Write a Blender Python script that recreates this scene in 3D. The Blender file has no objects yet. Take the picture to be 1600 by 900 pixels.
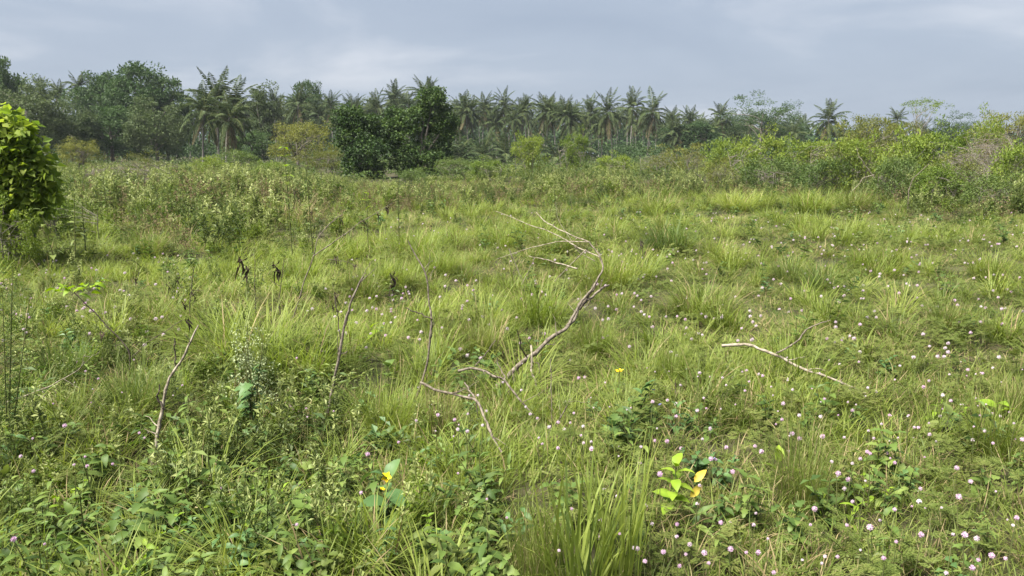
import bpy, math, random
import numpy as np
from mathutils import Vector, Matrix

# ------------------------------------------------------------------ camera, world, sun, exposure
SC = bpy.context.scene
COL = SC.collection
R = math.radians
CAM_H, PITCH, FPX = 1.5, R(10.1), 1209.0          # focal length in pixels of a 1600 px wide frame
cam_d = bpy.data.cameras.new('camera'); cam = bpy.data.objects.new('camera', cam_d); COL.objects.link(cam)
cam.location = (0, 0, CAM_H); cam.rotation_euler = (R(90) - PITCH, 0, 0)
cam_d.sensor_width = 36; cam_d.lens = 36 * FPX / 1600; cam_d.clip_start = 0.05; cam_d.clip_end = 3000
SC.camera = cam

EXPOSURE = 1.8
SUN_EL, SUN_AZ = 60, -122                           # azimuth from straight ahead, negative = to the left
W = bpy.data.worlds.new('World'); SC.world = W; W.use_nodes = True
nt = W.node_tree; nt.nodes.clear()
def N(t, kind, **kw):
    n = t.nodes.new(kind)
    for k, v in kw.items(): setattr(n, k, v)
    return n
out = N(nt, 'ShaderNodeOutputWorld'); bg = N(nt, 'ShaderNodeBackground'); bg.inputs['Strength'].default_value = 0.10
sky = N(nt, 'ShaderNodeTexSky', sky_type='NISHITA', sun_disc=False)
sky.sun_elevation = R(SUN_EL); sky.sun_rotation = R(SUN_AZ); sky.dust_density = 3.0; sky.air_density = 1.0
tc = N(nt, 'ShaderNodeTexCoord'); sep = N(nt, 'ShaderNodeSeparateXYZ'); nt.links.new(tc.outputs['Generated'], sep.inputs[0])
mx = N(nt, 'ShaderNodeMath', operation='MAXIMUM'); mx.inputs[1].default_value = 0.0; nt.links.new(sep.outputs['Z'], mx.inputs[0])
ad = N(nt, 'ShaderNodeMath', operation='ADD'); ad.inputs[1].default_value = 0.16; nt.links.new(mx.outputs[0], ad.inputs[0])
dx = N(nt, 'ShaderNodeMath', operation='DIVIDE'); nt.links.new(sep.outputs['X'], dx.inputs[0]); nt.links.new(ad.outputs[0], dx.inputs[1])
dy = N(nt, 'ShaderNodeMath', operation='DIVIDE'); nt.links.new(sep.outputs['Y'], dy.inputs[0]); nt.links.new(ad.outputs[0], dy.inputs[1])
cmb = N(nt, 'ShaderNodeCombineXYZ'); nt.links.new(dx.outputs[0], cmb.inputs[0]); nt.links.new(dy.outputs[0], cmb.inputs[1]); cmb.inputs[2].default_value = 3.1
no = N(nt, 'ShaderNodeTexNoise'); no.inputs['Scale'].default_value = 0.85; no.inputs['Detail'].default_value = 6; no.inputs['Roughness'].default_value = 0.52; no.inputs['Distortion'].default_value = 0.5
nt.links.new(cmb.outputs[0], no.inputs['Vector'])
ra = N(nt, 'ShaderNodeValToRGB'); nt.links.new(no.outputs['Fac'], ra.inputs[0])
e = ra.color_ramp.elements
e[0].position = 0.30; e[0].color = (1.10, 1.30, 1.63, 1)
e[1].position = 0.74; e[1].color = (1.95, 2.06, 2.28, 1)
m_ = ra.color_ramp.elements.new(0.52); m_.color = (1.25, 1.45, 1.77, 1)
mixw = N(nt, 'ShaderNodeMixRGB'); mixw.inputs[0].default_value = 0.94
nt.links.new(sky.outputs[0], mixw.inputs[1]); nt.links.new(ra.outputs[0], mixw.inputs[2])
nt.links.new(mixw.outputs[0], bg.inputs['Color']); nt.links.new(bg.outputs[0], out.inputs['Surface'])

sd = bpy.data.lights.new('sun', 'SUN'); sd.energy = 5.0; sd.angle = R(32); sd.color = (1.0, 0.955, 0.87)
sun = bpy.data.objects.new('sun', sd); COL.objects.link(sun); sun.location = (0, 0, 60)
sv = Vector((math.sin(R(SUN_AZ)) * math.cos(R(SUN_EL)), math.cos(R(SUN_AZ)) * math.cos(R(SUN_EL)), math.sin(R(SUN_EL))))
sun.rotation_euler = sv.to_track_quat('Z', 'Y').to_euler()
SC.view_settings.view_transform = 'Standard'; SC.view_settings.look = 'None'
SC.view_settings.exposure = EXPOSURE; SC.view_settings.gamma = 1.0
SC.cycles.max_bounces = 4; SC.cycles.diffuse_bounces = 2; SC.cycles.transmission_bounces = 2; SC.cycles.volume_bounces = 0
SC.cycles.transparent_max_bounces = 4; SC.cycles.use_denoising = True

# ------------------------------------------------------------------ small library
rng = np.random.default_rng(7); random.seed(7)
cp, sp = math.cos(PITCH), math.sin(PITCH)
def ray(px, py):
    u, v = (px - 800) / FPX, (450 - py) / FPX
    return np.array([u, cp + v * sp, -sp + v * cp])
def gz(x, y):                                       # ground height
    x = np.asarray(x, float); y = np.asarray(y, float)
    z = 0.05 * np.sin(x * 0.9 + 1.3) * np.sin(y * 0.7 + 0.4) + 0.035 * np.sin(x * 2.1 - y * 1.7) + 0.03 * np.sin(x * 0.35 + y * 0.5)
    z = z * np.clip((y - 0.5) / 3, 0, 1) + np.clip((y - 18) / 60, 0, 1) * 0.10 * (0.5 + 0.5 * np.sin(x * 0.12 + 2.2))
    return z
def P(px, py, Y):                                   # point seen at a pixel, Y metres ahead
    r = ray(px, py); return np.array([0, 0, CAM_H]) + r * (Y / r[1])
def G(px, py, up=0.0):                              # point on the ground (or up above it) seen at a pixel
    r = ray(px, py); z = up
    for _ in range(6):
        t = (z - CAM_H) / min(r[2], -0.004); p = r * t; z = up + float(gz(p[0], p[1]))
    return np.array([p[0], p[1], z])
def atY(px, Y):                                     # ground point in a pixel column, Y metres ahead
    x = (px - 800) / FPX * Y / (cp + sp * 0.18); return np.array([x, Y, float(gz(x, Y))])
def ztop(py, Y): return float(P(800, py, Y)[2])

def unit(v): return v / np.maximum(np.linalg.norm(v, axis=-1, keepdims=True), 1e-9)
class MB:
    def __init__(s): s.v = []; s.q = []; s.t = []; s.mq = []; s.mt = []; s.n = 0
    def quads(s, v, q, m=0): s.v.append(v); s.q.append(q + s.n); s.mq.append(np.full(len(q), m)); s.n += len(v)
    def tris(s, v, t, m=0): s.v.append(v); s.t.append(t + s.n); s.mt.append(np.full(len(t), m)); s.n += len(v)
    def mesh(s, name, mats, smooth=False):
        V = np.concatenate(s.v); Q = np.concatenate(s.q) if s.q else np.zeros((0, 4), int); T = np.concatenate(s.t) if s.t else np.zeros((0, 3), int)
        me = bpy.data.meshes.new(name)
        me.vertices.add(len(V)); me.vertices.foreach_set('co', V.astype(np.float32).ravel())
        L = np.concatenate([Q.ravel(), T.ravel()]).astype(np.int32)
        me.loops.add(len(L)); me.loops.foreach_set('vertex_index', L)
        nq, ntr = len(Q), len(T)
        st = np.concatenate([np.arange(nq) * 4, nq * 4 + np.arange(ntr) * 3]).astype(np.int32)
        me.polygons.add(nq + ntr); me.polygons.foreach_set('loop_start', st)
        mi = np.concatenate((s.mq or [np.zeros(0)]) + (s.mt or [np.zeros(0)])).astype(np.int32)
        me.polygons.foreach_set('material_index', mi)
        me.polygons.foreach_set('use_smooth', np.full(nq + ntr, smooth))
        me.update(calc_edges=True); me.validate()
        for m in (mats if isinstance(mats, (list, tuple)) else [mats]): me.materials.append(m)
        return me
    # ---- shapes
    def tube(s, pts, rad, sides=5, m=0, cap=True):
        pts = np.asarray(pts, float); n = len(pts); rad = np.broadcast_to(np.asarray(rad, float), (n,))
        tg = unit(np.gradient(pts, axis=0)); ref = np.array([0.31, 0.2, 0.93]) if abs(tg[0][2]) < 0.8 else np.array([0.9, 0.3, 0.1])
        a = unit(np.cross(tg, ref)); b = np.cross(tg, a)
        th = np.arange(sides) / sides * 2 * np.pi
        V = pts[:, None] + rad[:, None, None] * (np.cos(th)[None, :, None] * a[:, None] + np.sin(th)[None, :, None] * b[:, None])
        V = V.reshape(-1, 3); i = np.arange(n - 1)[:, None] * sides; j = np.arange(sides)[None]; k = (j + 1) % sides
        q = np.stack([i + j, i + k, i + sides + k, i + sides + j], -1).reshape(-1, 4)
        s.quads(V, q, m)
    def leaves(s, p, d, nrm, L, Wd, m=0, fold=0.18, droop=0.0):
        p = np.asarray(p); d = unit(d); sd_ = unit(np.cross(d, nrm)); nn = np.cross(sd_, d)
        L = np.broadcast_to(L, (len(p),))[:, None]; Wd = np.broadcast_to(Wd, (len(p),))[:, None]
        mid = p + d * L * 0.45 + nn * Wd * fold
        tip = p + d * L - nn * L * droop
        V = np.stack([p, mid - sd_ * Wd / 2, tip, mid + sd_ * Wd / 2], 1).reshape(-1, 3)
        q = np.arange(len(p) * 4).reshape(-1, 4); s.quads(V, q, m)
    def blades(s, base, az, L, Wd, lean, curve, m=0, seg=3):
        n = len(base); t = np.linspace(0, 1, seg + 1)[None, :, None]
        h = np.stack([np.cos(az), np.sin(az), 0 * az], -1)[:, None]; sdv = np.stack([-np.sin(az), np.cos(az), 0 * az], -1)[:, None]
        L = np.broadcast_to(L, (n,))[:, None, None]; lean = np.broadcast_to(lean, (n,))[:, None, None]; curve = np.broadcast_to(curve, (n,))[:, None, None]
        Wd = np.broadcast_to(Wd, (n,))[:, None, None]
        ang = lean + curve * t
        c = base[:, None] + L * (h * t * np.sin(ang * 0.75 + 0.0) + np.array([0, 0, 1.0]) * t * np.cos(ang * 0.75))
        w = Wd * np.array([0.8, 1.0, 0.75, 0.06] if seg == 3 else [0.75, 1, 1, 0.7, 0.05])[None, :, None] * 0.5
        V = np.stack([c - sdv * w, c + sdv * w], 2).reshape(-1, 3)
        k = (np.arange(n) * (seg + 1) * 2)[:, None] + (np.arange(seg) * 2)[None]
        q = np.stack([k, k + 1, k + 3, k + 2], -1).reshape(-1, 4); s.quads(V, q, m)

def link(o, parent=None):
    COL.objects.link(o)
    if parent: o.parent = parent
    return o
def ob(name, me, parent=None, loc=(0, 0, 0), rot=(0, 0, 0), sc=1.0):
    o = bpy.data.objects.new(name, me); o.location = loc; o.rotation_euler = rot
    o.scale = (sc, sc, sc) if np.isscalar(sc) else sc
    return link(o, parent)
def tag(o, label, cat, group=None, kind=None):
    if label: o['label'] = label
    if cat: o['category'] = cat
    if group: o['group'] = group
    if kind: o['kind'] = kind
    return o
def thing(name, label, cat, loc, rotz=0, group=None, sc=1.0):
    o = ob(name, None, None, tuple(loc), (0, 0, rotz), sc); o.empty_display_size = 0.1
    return tag(o, label, cat, group)

# ------------------------------------------------------------------ materials
def base_mat(name):
    m = bpy.data.materials.new(name); m.use_nodes = True; m.node_tree.nodes.clear(); return m, m.node_tree
def leafmat(name, cols, rough=0.55, trans=0.35, nscale=1.5, island=0.55, spec=0.2, tcol=1.25):
    """leaf colours: three hues picked per leaf and per patch"""
    m, t = base_mat(name)
    o = N(t, 'ShaderNodeOutputMaterial'); geo = N(t, 'ShaderNodeNewGeometry'); oi = N(t, 'ShaderNodeObjectInfo')
    tcn = N(t, 'ShaderNodeTexCoord'); nz = N(t, 'ShaderNodeTexNoise'); nz.inputs['Scale'].default_value = nscale; nz.inputs['Detail'].default_value = 2
    t.links.new(tcn.outputs['Object'], nz.inputs['Vector'])
    a = N(t, 'ShaderNodeMath', operation='MULTIPLY'); a.inputs[1].default_value = island; t.links.new(geo.outputs['Random Per Island'], a.inputs[0])
    b = N(t, 'ShaderNodeMath', operation='MULTIPLY_ADD'); b.inputs[1].default_value = 0.45; t.links.new(oi.outputs['Random'], b.inputs[0]); t.links.new(a.outputs[0], b.inputs[2])
    c = N(t, 'ShaderNodeMath', operation='MULTIPLY_ADD'); c.inputs[1].default_value = 0.9; t.links.new(nz.outputs['Fac'], c.inputs[0]); t.links.new(b.outputs[0], c.inputs[2])
    d = N(t, 'ShaderNodeMath', operation='SUBTRACT'); d.inputs[1].default_value = 0.45; t.links.new(c.outputs[0], d.inputs[0])
    r = N(t, 'ShaderNodeValToRGB'); t.links.new(d.outputs[0], r.inputs[0])
    el = r.color_ramp.elements
    el[0].color = (*cols[0], 1); el[0].position = 0.05; el[1].color = (*cols[-1], 1); el[1].position = 0.95
    for i, cc in enumerate(cols[1:-1]): x = el.new(0.05 + 0.9 * (i + 1) / (len(cols) - 1)); x.color = (*cc, 1)
    pb = N(t, 'ShaderNodeBsdfPrincipled'); pb.inputs['Roughness'].default_value = rough; pb.inputs['Specular IOR Level'].default_value = spec
    t.links.new(r.outputs[0], pb.inputs['Base Color'])
    tr = N(t, 'ShaderNodeBsdfTranslucent'); hs = N(t, 'ShaderNodeHueSaturation'); hs.inputs['Value'].default_value = tcol; hs.inputs['Saturation'].default_value = 1.1
    t.links.new(r.outputs[0], hs.inputs['Color']); t.links.new(hs.outputs[0], tr.inputs['Color'])
    mxs = N(t, 'ShaderNodeMixShader'); mxs.inputs[0].default_value = trans
    t.links.new(pb.outputs[0], mxs.inputs[1]); t.links.new(tr.outputs[0], mxs.inputs[2]); t.links.new(mxs.outputs[0], o.inputs['Surface'])
    return m
def barkmat(name, c1, c2, scale=30, rough=0.85, bump=0.4):
    m, t = base_mat(name); o = N(t, 'ShaderNodeOutputMaterial'); pb = N(t, 'ShaderNodeBsdfPrincipled'); pb.inputs['Roughness'].default_value = rough; pb.inputs['Specular IOR Level'].default_value = 0.2
    tcn = N(t, 'ShaderNodeTexCoord'); nz = N(t, 'ShaderNodeTexNoise'); nz.inputs['Scale'].default_value = scale; nz.inputs['Detail'].default_value = 5
    t.links.new(tcn.outputs['Object'], nz.inputs['Vector'])
    r = N(t, 'ShaderNodeValToRGB'); r.color_ramp.elements[0].color = (*c1, 1); r.color_ramp.elements[1].color = (*c2, 1)
    r.color_ramp.elements[0].position = 0.36; r.color_ramp.elements[1].position = 0.62
    t.links.new(nz.outputs['Fac'], r.inputs[0]); t.links.new(r.outputs[0], pb.inputs['Base Color'])
    bp = N(t, 'ShaderNodeBump'); bp.inputs['Strength'].default_value = bump; bp.inputs['Distance'].default_value = 0.01
    t.links.new(nz.outputs['Fac'], bp.inputs['Height']); t.links.new(bp.outputs[0], pb.inputs['Normal']); t.links.new(pb.outputs[0], o.inputs['Surface'])
    return m
M = {
 'lime':   leafmat('grass_lime',  [(0.10,0.142,0.024),(0.172,0.220,0.042),(0.245,0.280,0.068)], 0.5, 0.42),
 'grass':  leafmat('grass_green', [(0.075,0.108,0.020),(0.13,0.172,0.033),(0.20,0.222,0.060)], 0.5, 0.40),
 'deep':   leafmat('grass_deep',  [(0.055,0.09,0.02),(0.092,0.135,0.03),(0.145,0.18,0.045)], 0.5, 0.38),
 'straw':  leafmat('grass_dry',   [(0.15,0.11,0.055),(0.25,0.20,0.10),(0.33,0.28,0.15)], 0.7, 0.25),
 'mimosa': leafmat('mimosa_leaf', [(0.07,0.10,0.02),(0.115,0.15,0.032),(0.175,0.185,0.055)], 0.6, 0.38),
 'herb':   leafmat('herb_leaf',   [(0.045,0.082,0.022),(0.095,0.148,0.032),(0.175,0.225,0.055)], 0.5, 0.32, spec=0.18),
 'weed':   leafmat('weed_leaf',   [(0.06,0.085,0.026),(0.11,0.145,0.04),(0.185,0.22,0.065)], 0.5, 0.36, nscale=1.2),
 'weedtip':leafmat('weed_tip',    [(0.15,0.185,0.055),(0.24,0.275,0.095),(0.33,0.36,0.15)], 0.5, 0.36),
 'brownweed': leafmat('brown_weed',[(0.10,0.075,0.04),(0.16,0.125,0.065),(0.22,0.18,0.10)], 0.8, 0.2),
 'shrub':  leafmat('shrub_leaf',  [(0.065,0.105,0.018),(0.12,0.175,0.026),(0.20,0.245,0.04)], 0.48, 0.34, nscale=1.4),
 'shrubd': leafmat('shrub_dark',  [(0.045,0.075,0.02),(0.075,0.115,0.028),(0.12,0.16,0.04)], 0.5, 0.3, nscale=1.4),
 'olive':  leafmat('olive_leaf',  [(0.065,0.08,0.018),(0.115,0.13,0.026),(0.18,0.185,0.04)], 0.55, 0.3, nscale=0.8),
 'tree':   leafmat('tree_leaf',   [(0.026,0.052,0.017),(0.046,0.083,0.024),(0.074,0.114,0.032)], 0.55, 0.28, nscale=0.5),
 'treeg':  leafmat('tree_grey',   [(0.04,0.062,0.025),(0.066,0.093,0.034),(0.10,0.128,0.048)], 0.6, 0.28, nscale=0.5),
 'vine':   leafmat('vine_leaf',   [(0.016,0.034,0.010),(0.034,0.068,0.014),(0.082,0.125,0.022)], 0.5, 0.22, nscale=0.9),
 'heart':  leafmat('heart_leaf',  [(0.11,0.17,0.028),(0.20,0.265,0.04),(0.32,0.36,0.065)], 0.6, 0.5, nscale=3, spec=0.18),
 'frond':  leafmat('palm_frond',  [(0.030,0.050,0.022),(0.052,0.076,0.028),(0.085,0.105,0.036)], 0.6, 0.22, nscale=0.3, spec=0.12),
 'fronddry':leafmat('palm_dry',   [(0.09,0.075,0.04),(0.13,0.11,0.055),(0.18,0.15,0.08)], 0.7, 0.15),
 'blackleaf': leafmat('dried_leaf',[(0.016,0.013,0.010),(0.034,0.026,0.019),(0.085,0.062,0.04)], 0.8, 0.12),
 'yellowleaf': leafmat('yellow_leaf',[(0.34,0.25,0.03),(0.48,0.36,0.05),(0.52,0.44,0.09)], 0.5, 0.3),
 'brightleaf': leafmat('bright_leaf',[(0.12,0.20,0.018),(0.175,0.265,0.025),(0.235,0.32,0.035)], 0.5, 0.35, spec=0.18),
 'blueleaf': leafmat('bluegreen_leaf',[(0.05,0.10,0.033),(0.075,0.14,0.045),(0.11,0.18,0.06)], 0.45, 0.25, spec=0.18),
 'petalp': leafmat('petal_pink',  [(0.52,0.33,0.48),(0.60,0.45,0.56),(0.66,0.56,0.62)], 0.7, 0.25),
 'petalw': leafmat('petal_white', [(0.54,0.42,0.50),(0.62,0.53,0.58),(0.68,0.62,0.65)], 0.7, 0.25),
 'petaly': leafmat('petal_yellow',[(0.72,0.44,0.01),(0.80,0.52,0.015),(0.85,0.60,0.03)], 0.5, 0.2),
 'petalb': leafmat('petal_blue',  [(0.24,0.24,0.55),(0.32,0.32,0.64),(0.42,0.42,0.72)], 0.6, 0.2),
 'seed':   leafmat('seed_head',   [(0.17,0.22,0.09),(0.24,0.29,0.14),(0.32,0.36,0.20)], 0.7, 0.2),
 'stem':   barkmat('green_stem', (0.055,0.075,0.02), (0.11,0.115,0.04), 20),
 'bark':   barkmat('tree_bark', (0.09,0.08,0.065), (0.19,0.17,0.14), 3),
 'palmbark': barkmat('palm_bark', (0.12,0.11,0.095), (0.22,0.205,0.18), 4),
 'deadwood': barkmat('dead_wood', (0.062,0.050,0.038), (0.175,0.148,0.115), 45),
 'palewood': barkmat('pale_wood', (0.11,0.09,0.066), (0.28,0.245,0.19), 40),
 'darktwig': barkmat('dark_twig', (0.035,0.028,0.022), (0.10,0.08,0.06), 45),
 'soil':   barkmat('soil', (0.020,0.020,0.009), (0.048,0.044,0.020), 3.0, 0.95, 0.6),
}

# ------------------------------------------------------------------ ground
def build_ground():
    xs = np.unique(np.concatenate([np.linspace(-25, 25, 151), np.sign(np.linspace(-1, 1, 61)) * 25 + np.linspace(-1, 1, 61) ** 3 * 300]))
    ys = np.unique(np.concatenate([np.linspace(-6, 40, 160), -6 - np.linspace(0, 1, 12) ** 2 * 60, 40 + np.linspace(0, 1, 50) ** 2 * 280]))
    X, Y = np.meshgrid(xs, ys); V = np.stack([X, Y, gz(X, Y)], -1).reshape(-1, 3)
    nx = len(xs); i = (np.arange(len(ys) - 1)[:, None] * nx + np.arange(nx - 1)[None]).ravel()
    mb = MB(); mb.quads(V, np.stack([i, i + 1, i + nx + 1, i + nx], -1))
    o = ob('ground', mb.mesh('ground', M['soil'], True)); o['kind'] = 'structure'; o['label'] = 'dark soil of the overgrown meadow under the grass'
build_ground()

# ------------------------------------------------------------------ scatter (uncountable ground cover): one object each, instanced clumps
LIB = {}
def lib(key, mats_meshes):
    c = bpy.data.collections.new('library_' + key)
    for i, me in enumerate(mats_meshes): c.objects.link(bpy.data.objects.new('%s_%02d' % (key, i), me))
    LIB[key] = (c, len(mats_meshes))
def scatter_tree(coll):
    g = bpy.data.node_groups.new('scatter', 'GeometryNodeTree')
    g.interface.new_socket('Geometry', in_out='INPUT', socket_type='NodeSocketGeometry'); g.interface.new_socket('Geometry', in_out='OUTPUT', socket_type='NodeSocketGeometry')
    gi = g.nodes.new('NodeGroupInput'); go = g.nodes.new('NodeGroupOutput')
    ci = g.nodes.new('GeometryNodeCollectionInfo'); ci.inputs['Collection'].default_value = coll; ci.inputs['Separate Children'].default_value = True; ci.inputs['Reset Children'].default_value = True
    ip = g.nodes.new('GeometryNodeInstanceOnPoints'); ip.inputs['Pick Instance'].default_value = True
    def attr(nm, ty): a = g.nodes.new('GeometryNodeInputNamedAttribute'); a.data_type = ty; a.inputs['Name'].default_value = nm; return a.outputs[0]
    e2r = g.nodes.new('FunctionNodeEulerToRotation')
    g.links.new(attr('rot', 'FLOAT_VECTOR'), e2r.inputs[0]); g.links.new(e2r.outputs[0], ip.inputs['Rotation'])
    g.links.new(attr('scl', 'FLOAT_VECTOR'), ip.inputs['Scale']); g.links.new(attr('idx', 'INT'), ip.inputs['Instance Index'])
    g.links.new(gi.outputs[0], ip.inputs['Points']); g.links.new(ci.outputs[0], ip.inputs['Instance']); g.links.new(ip.outputs[0], go.inputs[0])
    return g
def scatter(name, label, cat, key, pts, scl, tilt=0.12, idx=None):
    coll, n = LIB[key]; pts = np.asarray(pts, np.float32); k = len(pts)
    me = bpy.data.meshes.new(name); me.vertices.add(k); me.vertices.foreach_set('co', pts.ravel())
    rot = np.stack([rng.normal(0, tilt, k), rng.normal(0, tilt, k), rng.uniform(0, 6.283, k)], -1).astype(np.float32)
    scl = np.asarray(scl, np.float32); scl = np.repeat(scl[:, None], 3, 1) if scl.ndim == 1 else scl
    if idx is None: idx = rng.integers(0, n, k)
    a = me.attributes.new('rot', 'FLOAT_VECTOR', 'POINT'); a.data.foreach_set('vector', rot.ravel())
    a = me.attributes.new('scl', 'FLOAT_VECTOR', 'POINT'); a.data.foreach_set('vector', np.ascontiguousarray(scl).ravel())
    a = me.attributes.new('idx', 'INT', 'POINT'); a.data.foreach_set('value', np.asarray(idx, np.int32))
    o = ob(name, me); md = o.modifiers.new('scatter', 'NODES'); md.node_group = scatter_tree(coll)
    return tag(o, label, cat, None, 'stuff')

# smooth value noise for zones
_ng = rng.random((64, 64))
def vnoise(x, y, s):
    x = np.asarray(x) / s + 20.3; y = np.asarray(y) / s + 11.7
    xi = np.floor(x).astype(int); yi = np.floor(y).astype(int); fx = x - xi; fy = y - yi; fx = fx * fx * (3 - 2 * fx); fy = fy * fy * (3 - 2 * fy)
    g = lambda a, b: _ng[a % 64, b % 64]
    return (g(xi, yi) * (1 - fx) + g(xi + 1, yi) * fx) * (1 - fy) + (g(xi, yi + 1) * (1 - fx) + g(xi + 1, yi + 1) * fx) * fy
def wedge(y0, y1, dens, side=0.74):
    n = int(side * (y1 ** 2 - y0 ** 2) * dens * 1.0)
    y = np.sqrt(rng.uniform(y0 ** 2, y1 ** 2, n)); x = rng.uniform(-side, side, n) * (y + 0.6)
    return x, y
def topx(x, y): return 800 + x / np.maximum(y, .1) * FPX * (cp + sp * 0.18)

def clump(nb, rad, L, Wd, lean, curve, mats, drym=0.0, seg=3):
    mb = MB(); r = rad * np.sqrt(rng.random(nb)); th = rng.uniform(0, 6.283, nb)
    base = np.stack([r * np.cos(th), r * np.sin(th), np.full(nb, -0.02)], -1)
    az = th + rng.normal(0, 1.1, nb)
    Ls = L * rng.uniform(0.45, 1.1, nb); mi = rng.random(nb) < drym
    for f, mm in ((~mi, 0), (mi, 1)):
        if f.sum(): mb.blades(base[f], az[f], Ls[f], Wd * rng.uniform(0.6, 1.25, f.sum()), lean * rng.uniform(0.2, 1.3, f.sum()), curve * rng.uniform(0.3, 1.5, f.sum()), mm, seg)
    return mb.mesh('clump', mats)
def rnd_dirs(n, up=0.0):
    v = unit(rng.normal(size=(n, 3))); v[:, 2] += up; return unit(v)

def mimosa_sprig():
    mb = MB()
    for _ in range(5):
        a = rng.uniform(0, 6.283); n = 6; t = np.linspace(0, 1, n); L = rng.uniform(0.14, 0.3)
        pts = np.stack([np.cos(a) * L * t, np.sin(a) * L * t, 0.02 + 0.11 * np.sin(t * 2.2) * rng.uniform(0.5, 1.3)], -1) + rng.normal(0, 0.006, (n, 3))
        mb.tube(pts, np.linspace(0.002, 0.001, n), 3, 1)
        for k in range(1, n):
            for _j in range(2):
                d = unit(rng.normal(size=3) * np.array([1, 1, 0.3]) + np.array([0, 0, 0.25])); ll = rng.uniform(0.03, 0.05)
                for br in (-0.35, 0.35):
                    dd = unit(d + br * np.cross(d, [0, 0, 1])); s_ = np.linspace(0.3, 1, 8)
                    q = pts[k] + dd * ll * s_[:, None]; sdv = unit(np.cross(dd, [0, 0, 1]))
                    for sg in (-1, 1):
                        mb.leaves(q, np.tile(sdv * sg + dd * 0.4, (8, 1)), np.tile([0, 0, 1.0], (8, 1)) + rng.normal(0, 0.25, (8, 3)), 0.011, 0.0045, 0)
    return mb.mesh('mimosa_sprig', [M['mimosa'], M['stem']])
def forb(h, leafL, nn, mat, wr=0.5):
    mb = MB(); ns = rng.integers(1, 4)
    for _ in range(ns):
        a = rng.uniform(0, 6.283); ln = rng.uniform(0.05, 0.4); t = np.linspace(0, 1, 5); hh = h * rng.uniform(0.6, 1.1)
        pts = np.stack([np.cos(a) * ln * hh * t ** 1.5, np.sin(a) * ln * hh * t ** 1.5, hh * t], -1)
        mb.tube(pts, np.linspace(0.0035, 0.0015, 5), 3, 1)
        for k in range(nn):
            f = (k + 1) / nn; c = pts[-1] * f; c[2] = hh * f; aa = k * 1.57 + rng.uniform(-.3, .3)
            for q in (0, math.pi):
                d = np.array([[math.cos(aa + q), math.sin(aa + q), rng.uniform(-0.1, 0.6)]]); l = leafL * rng.uniform(0.6, 1.15) * (1.1 - 0.4 * f)
                mb.leaves(c[None], d, np.array([[0, 0, 1.0]]) + rng.normal(0, .2, (1, 3)), l, l * wr, 0, 0.2, 0.15)
    return mb.mesh('forb', [mat, M['stem']])
def tall_weed(h, mat, tip, spread=0.35, nst=5, nl=44, leafL=0.11):
    mb = MB()
    for s_ in range(nst):
        a = rng.uniform(0, 6.283); ln = rng.uniform(0.05, spread); hh = h * rng.uniform(0.55, 1.05); t = np.linspace(0, 1, 6)
        b = rng.normal(0, 0.12, 2)
        pts = np.stack([b[0] + np.cos(a) * ln * hh * t, b[1] + np.sin(a) * ln * hh * t, hh * t - 0.03], -1) + np.cumsum(rng.normal(0, 0.012, (6, 3)), 0)
        mb.tube(pts, np.linspace(0.008, 0.002, 6), 3, 1)
        n = nl; f = rng.uniform(0.12, 1, n) ** 0.75; c = np.stack([np.interp(f, t, pts[:, i]) for i in range(3)], -1)
        d = rnd_dirs(n, 0.35); L = leafL * rng.uniform(0.6, 1.25, n) * (1.15 - 0.55 * f); c = c + d * np.array([1, 1, 0.2]) * rng.uniform(0, 0.10, n)[:, None] * (1.2 - f)[:, None]
        up = np.array([0, 0, 1.0]) + rng.normal(0, 0.35, (n, 3)); tp = f > 0.80
        if (~tp).any(): mb.leaves(c[~tp], d[~tp], up[~tp], L[~tp], L[~tp] * 0.42, 0, 0.2, 0.2)
        if tp.any(): mb.leaves(c[tp], d[tp] + [0, 0, .3], up[tp], L[tp], L[tp] * 0.42, 2, 0.2, 0.1)
    return mb.mesh('tall_weed', [mat, M['stem'], tip])

lib('turf', [clump(70, 0.15, 0.20, 0.0050, 0.55, 0.9, [M['grass'], M['straw']], 0.14) for _ in range(3)]
          + [clump(70, 0.15, 0.17, 0.0045, 0.7, 1.1, [M['deep'], M['straw']], 0.10) for _ in range(2)]
          + [clump(70, 0.13, 0.24, 0.0055, 0.45, 0.8, [M['lime'], M['straw']], 0.05) for _ in range(3)]
          + [clump(60, 0.17, 0.15, 0.0045, 0.9, 1.4, [M['straw'], M['grass']], 0.55) for _ in range(1)])
lib('tuft', [clump(110, 0.10, 0.42, 0.0065, 0.45, 0.85, [M['lime'], M['straw']], 0.05, 4) for _ in range(3)]
          + [clump(110, 0.11, 0.38, 0.0060, 0.5, 0.9, [M['grass'], M['straw']], 0.10, 4) for _ in range(2)])
lib('mimosa', [mimosa_sprig() for _ in range(4)])
lib('forb', [forb(0.20, 0.075, 4, M['herb']), forb(0.16, 0.06, 4, M['weed'], 0.42), forb(0.24, 0.08, 5, M['herb'], 0.4), forb(0.14, 0.07, 3, M['blueleaf'], 0.6), forb(0.2, 0.05, 6, M['weed'], 0.4)])
lib('weed', [tall_weed(1.15, M['weed'], M['weedtip']), tall_weed(1.3, M['weed'], M['weedtip'], 0.25, 4), tall_weed(0.95, M['shrubd'], M['weed'], 0.5, 7, 44, 0.09),
             tall_weed(1.1, M['weed'], M['weedtip'], 0.4, 6, 46, 0.12), tall_weed(0.8, M['shrub'], M['weedtip'], 0.6, 8, 40, 0.10), tall_weed(1.0, M['brownweed'], M['brownweed'], 0.4, 6, 24, 0.08)])

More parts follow.
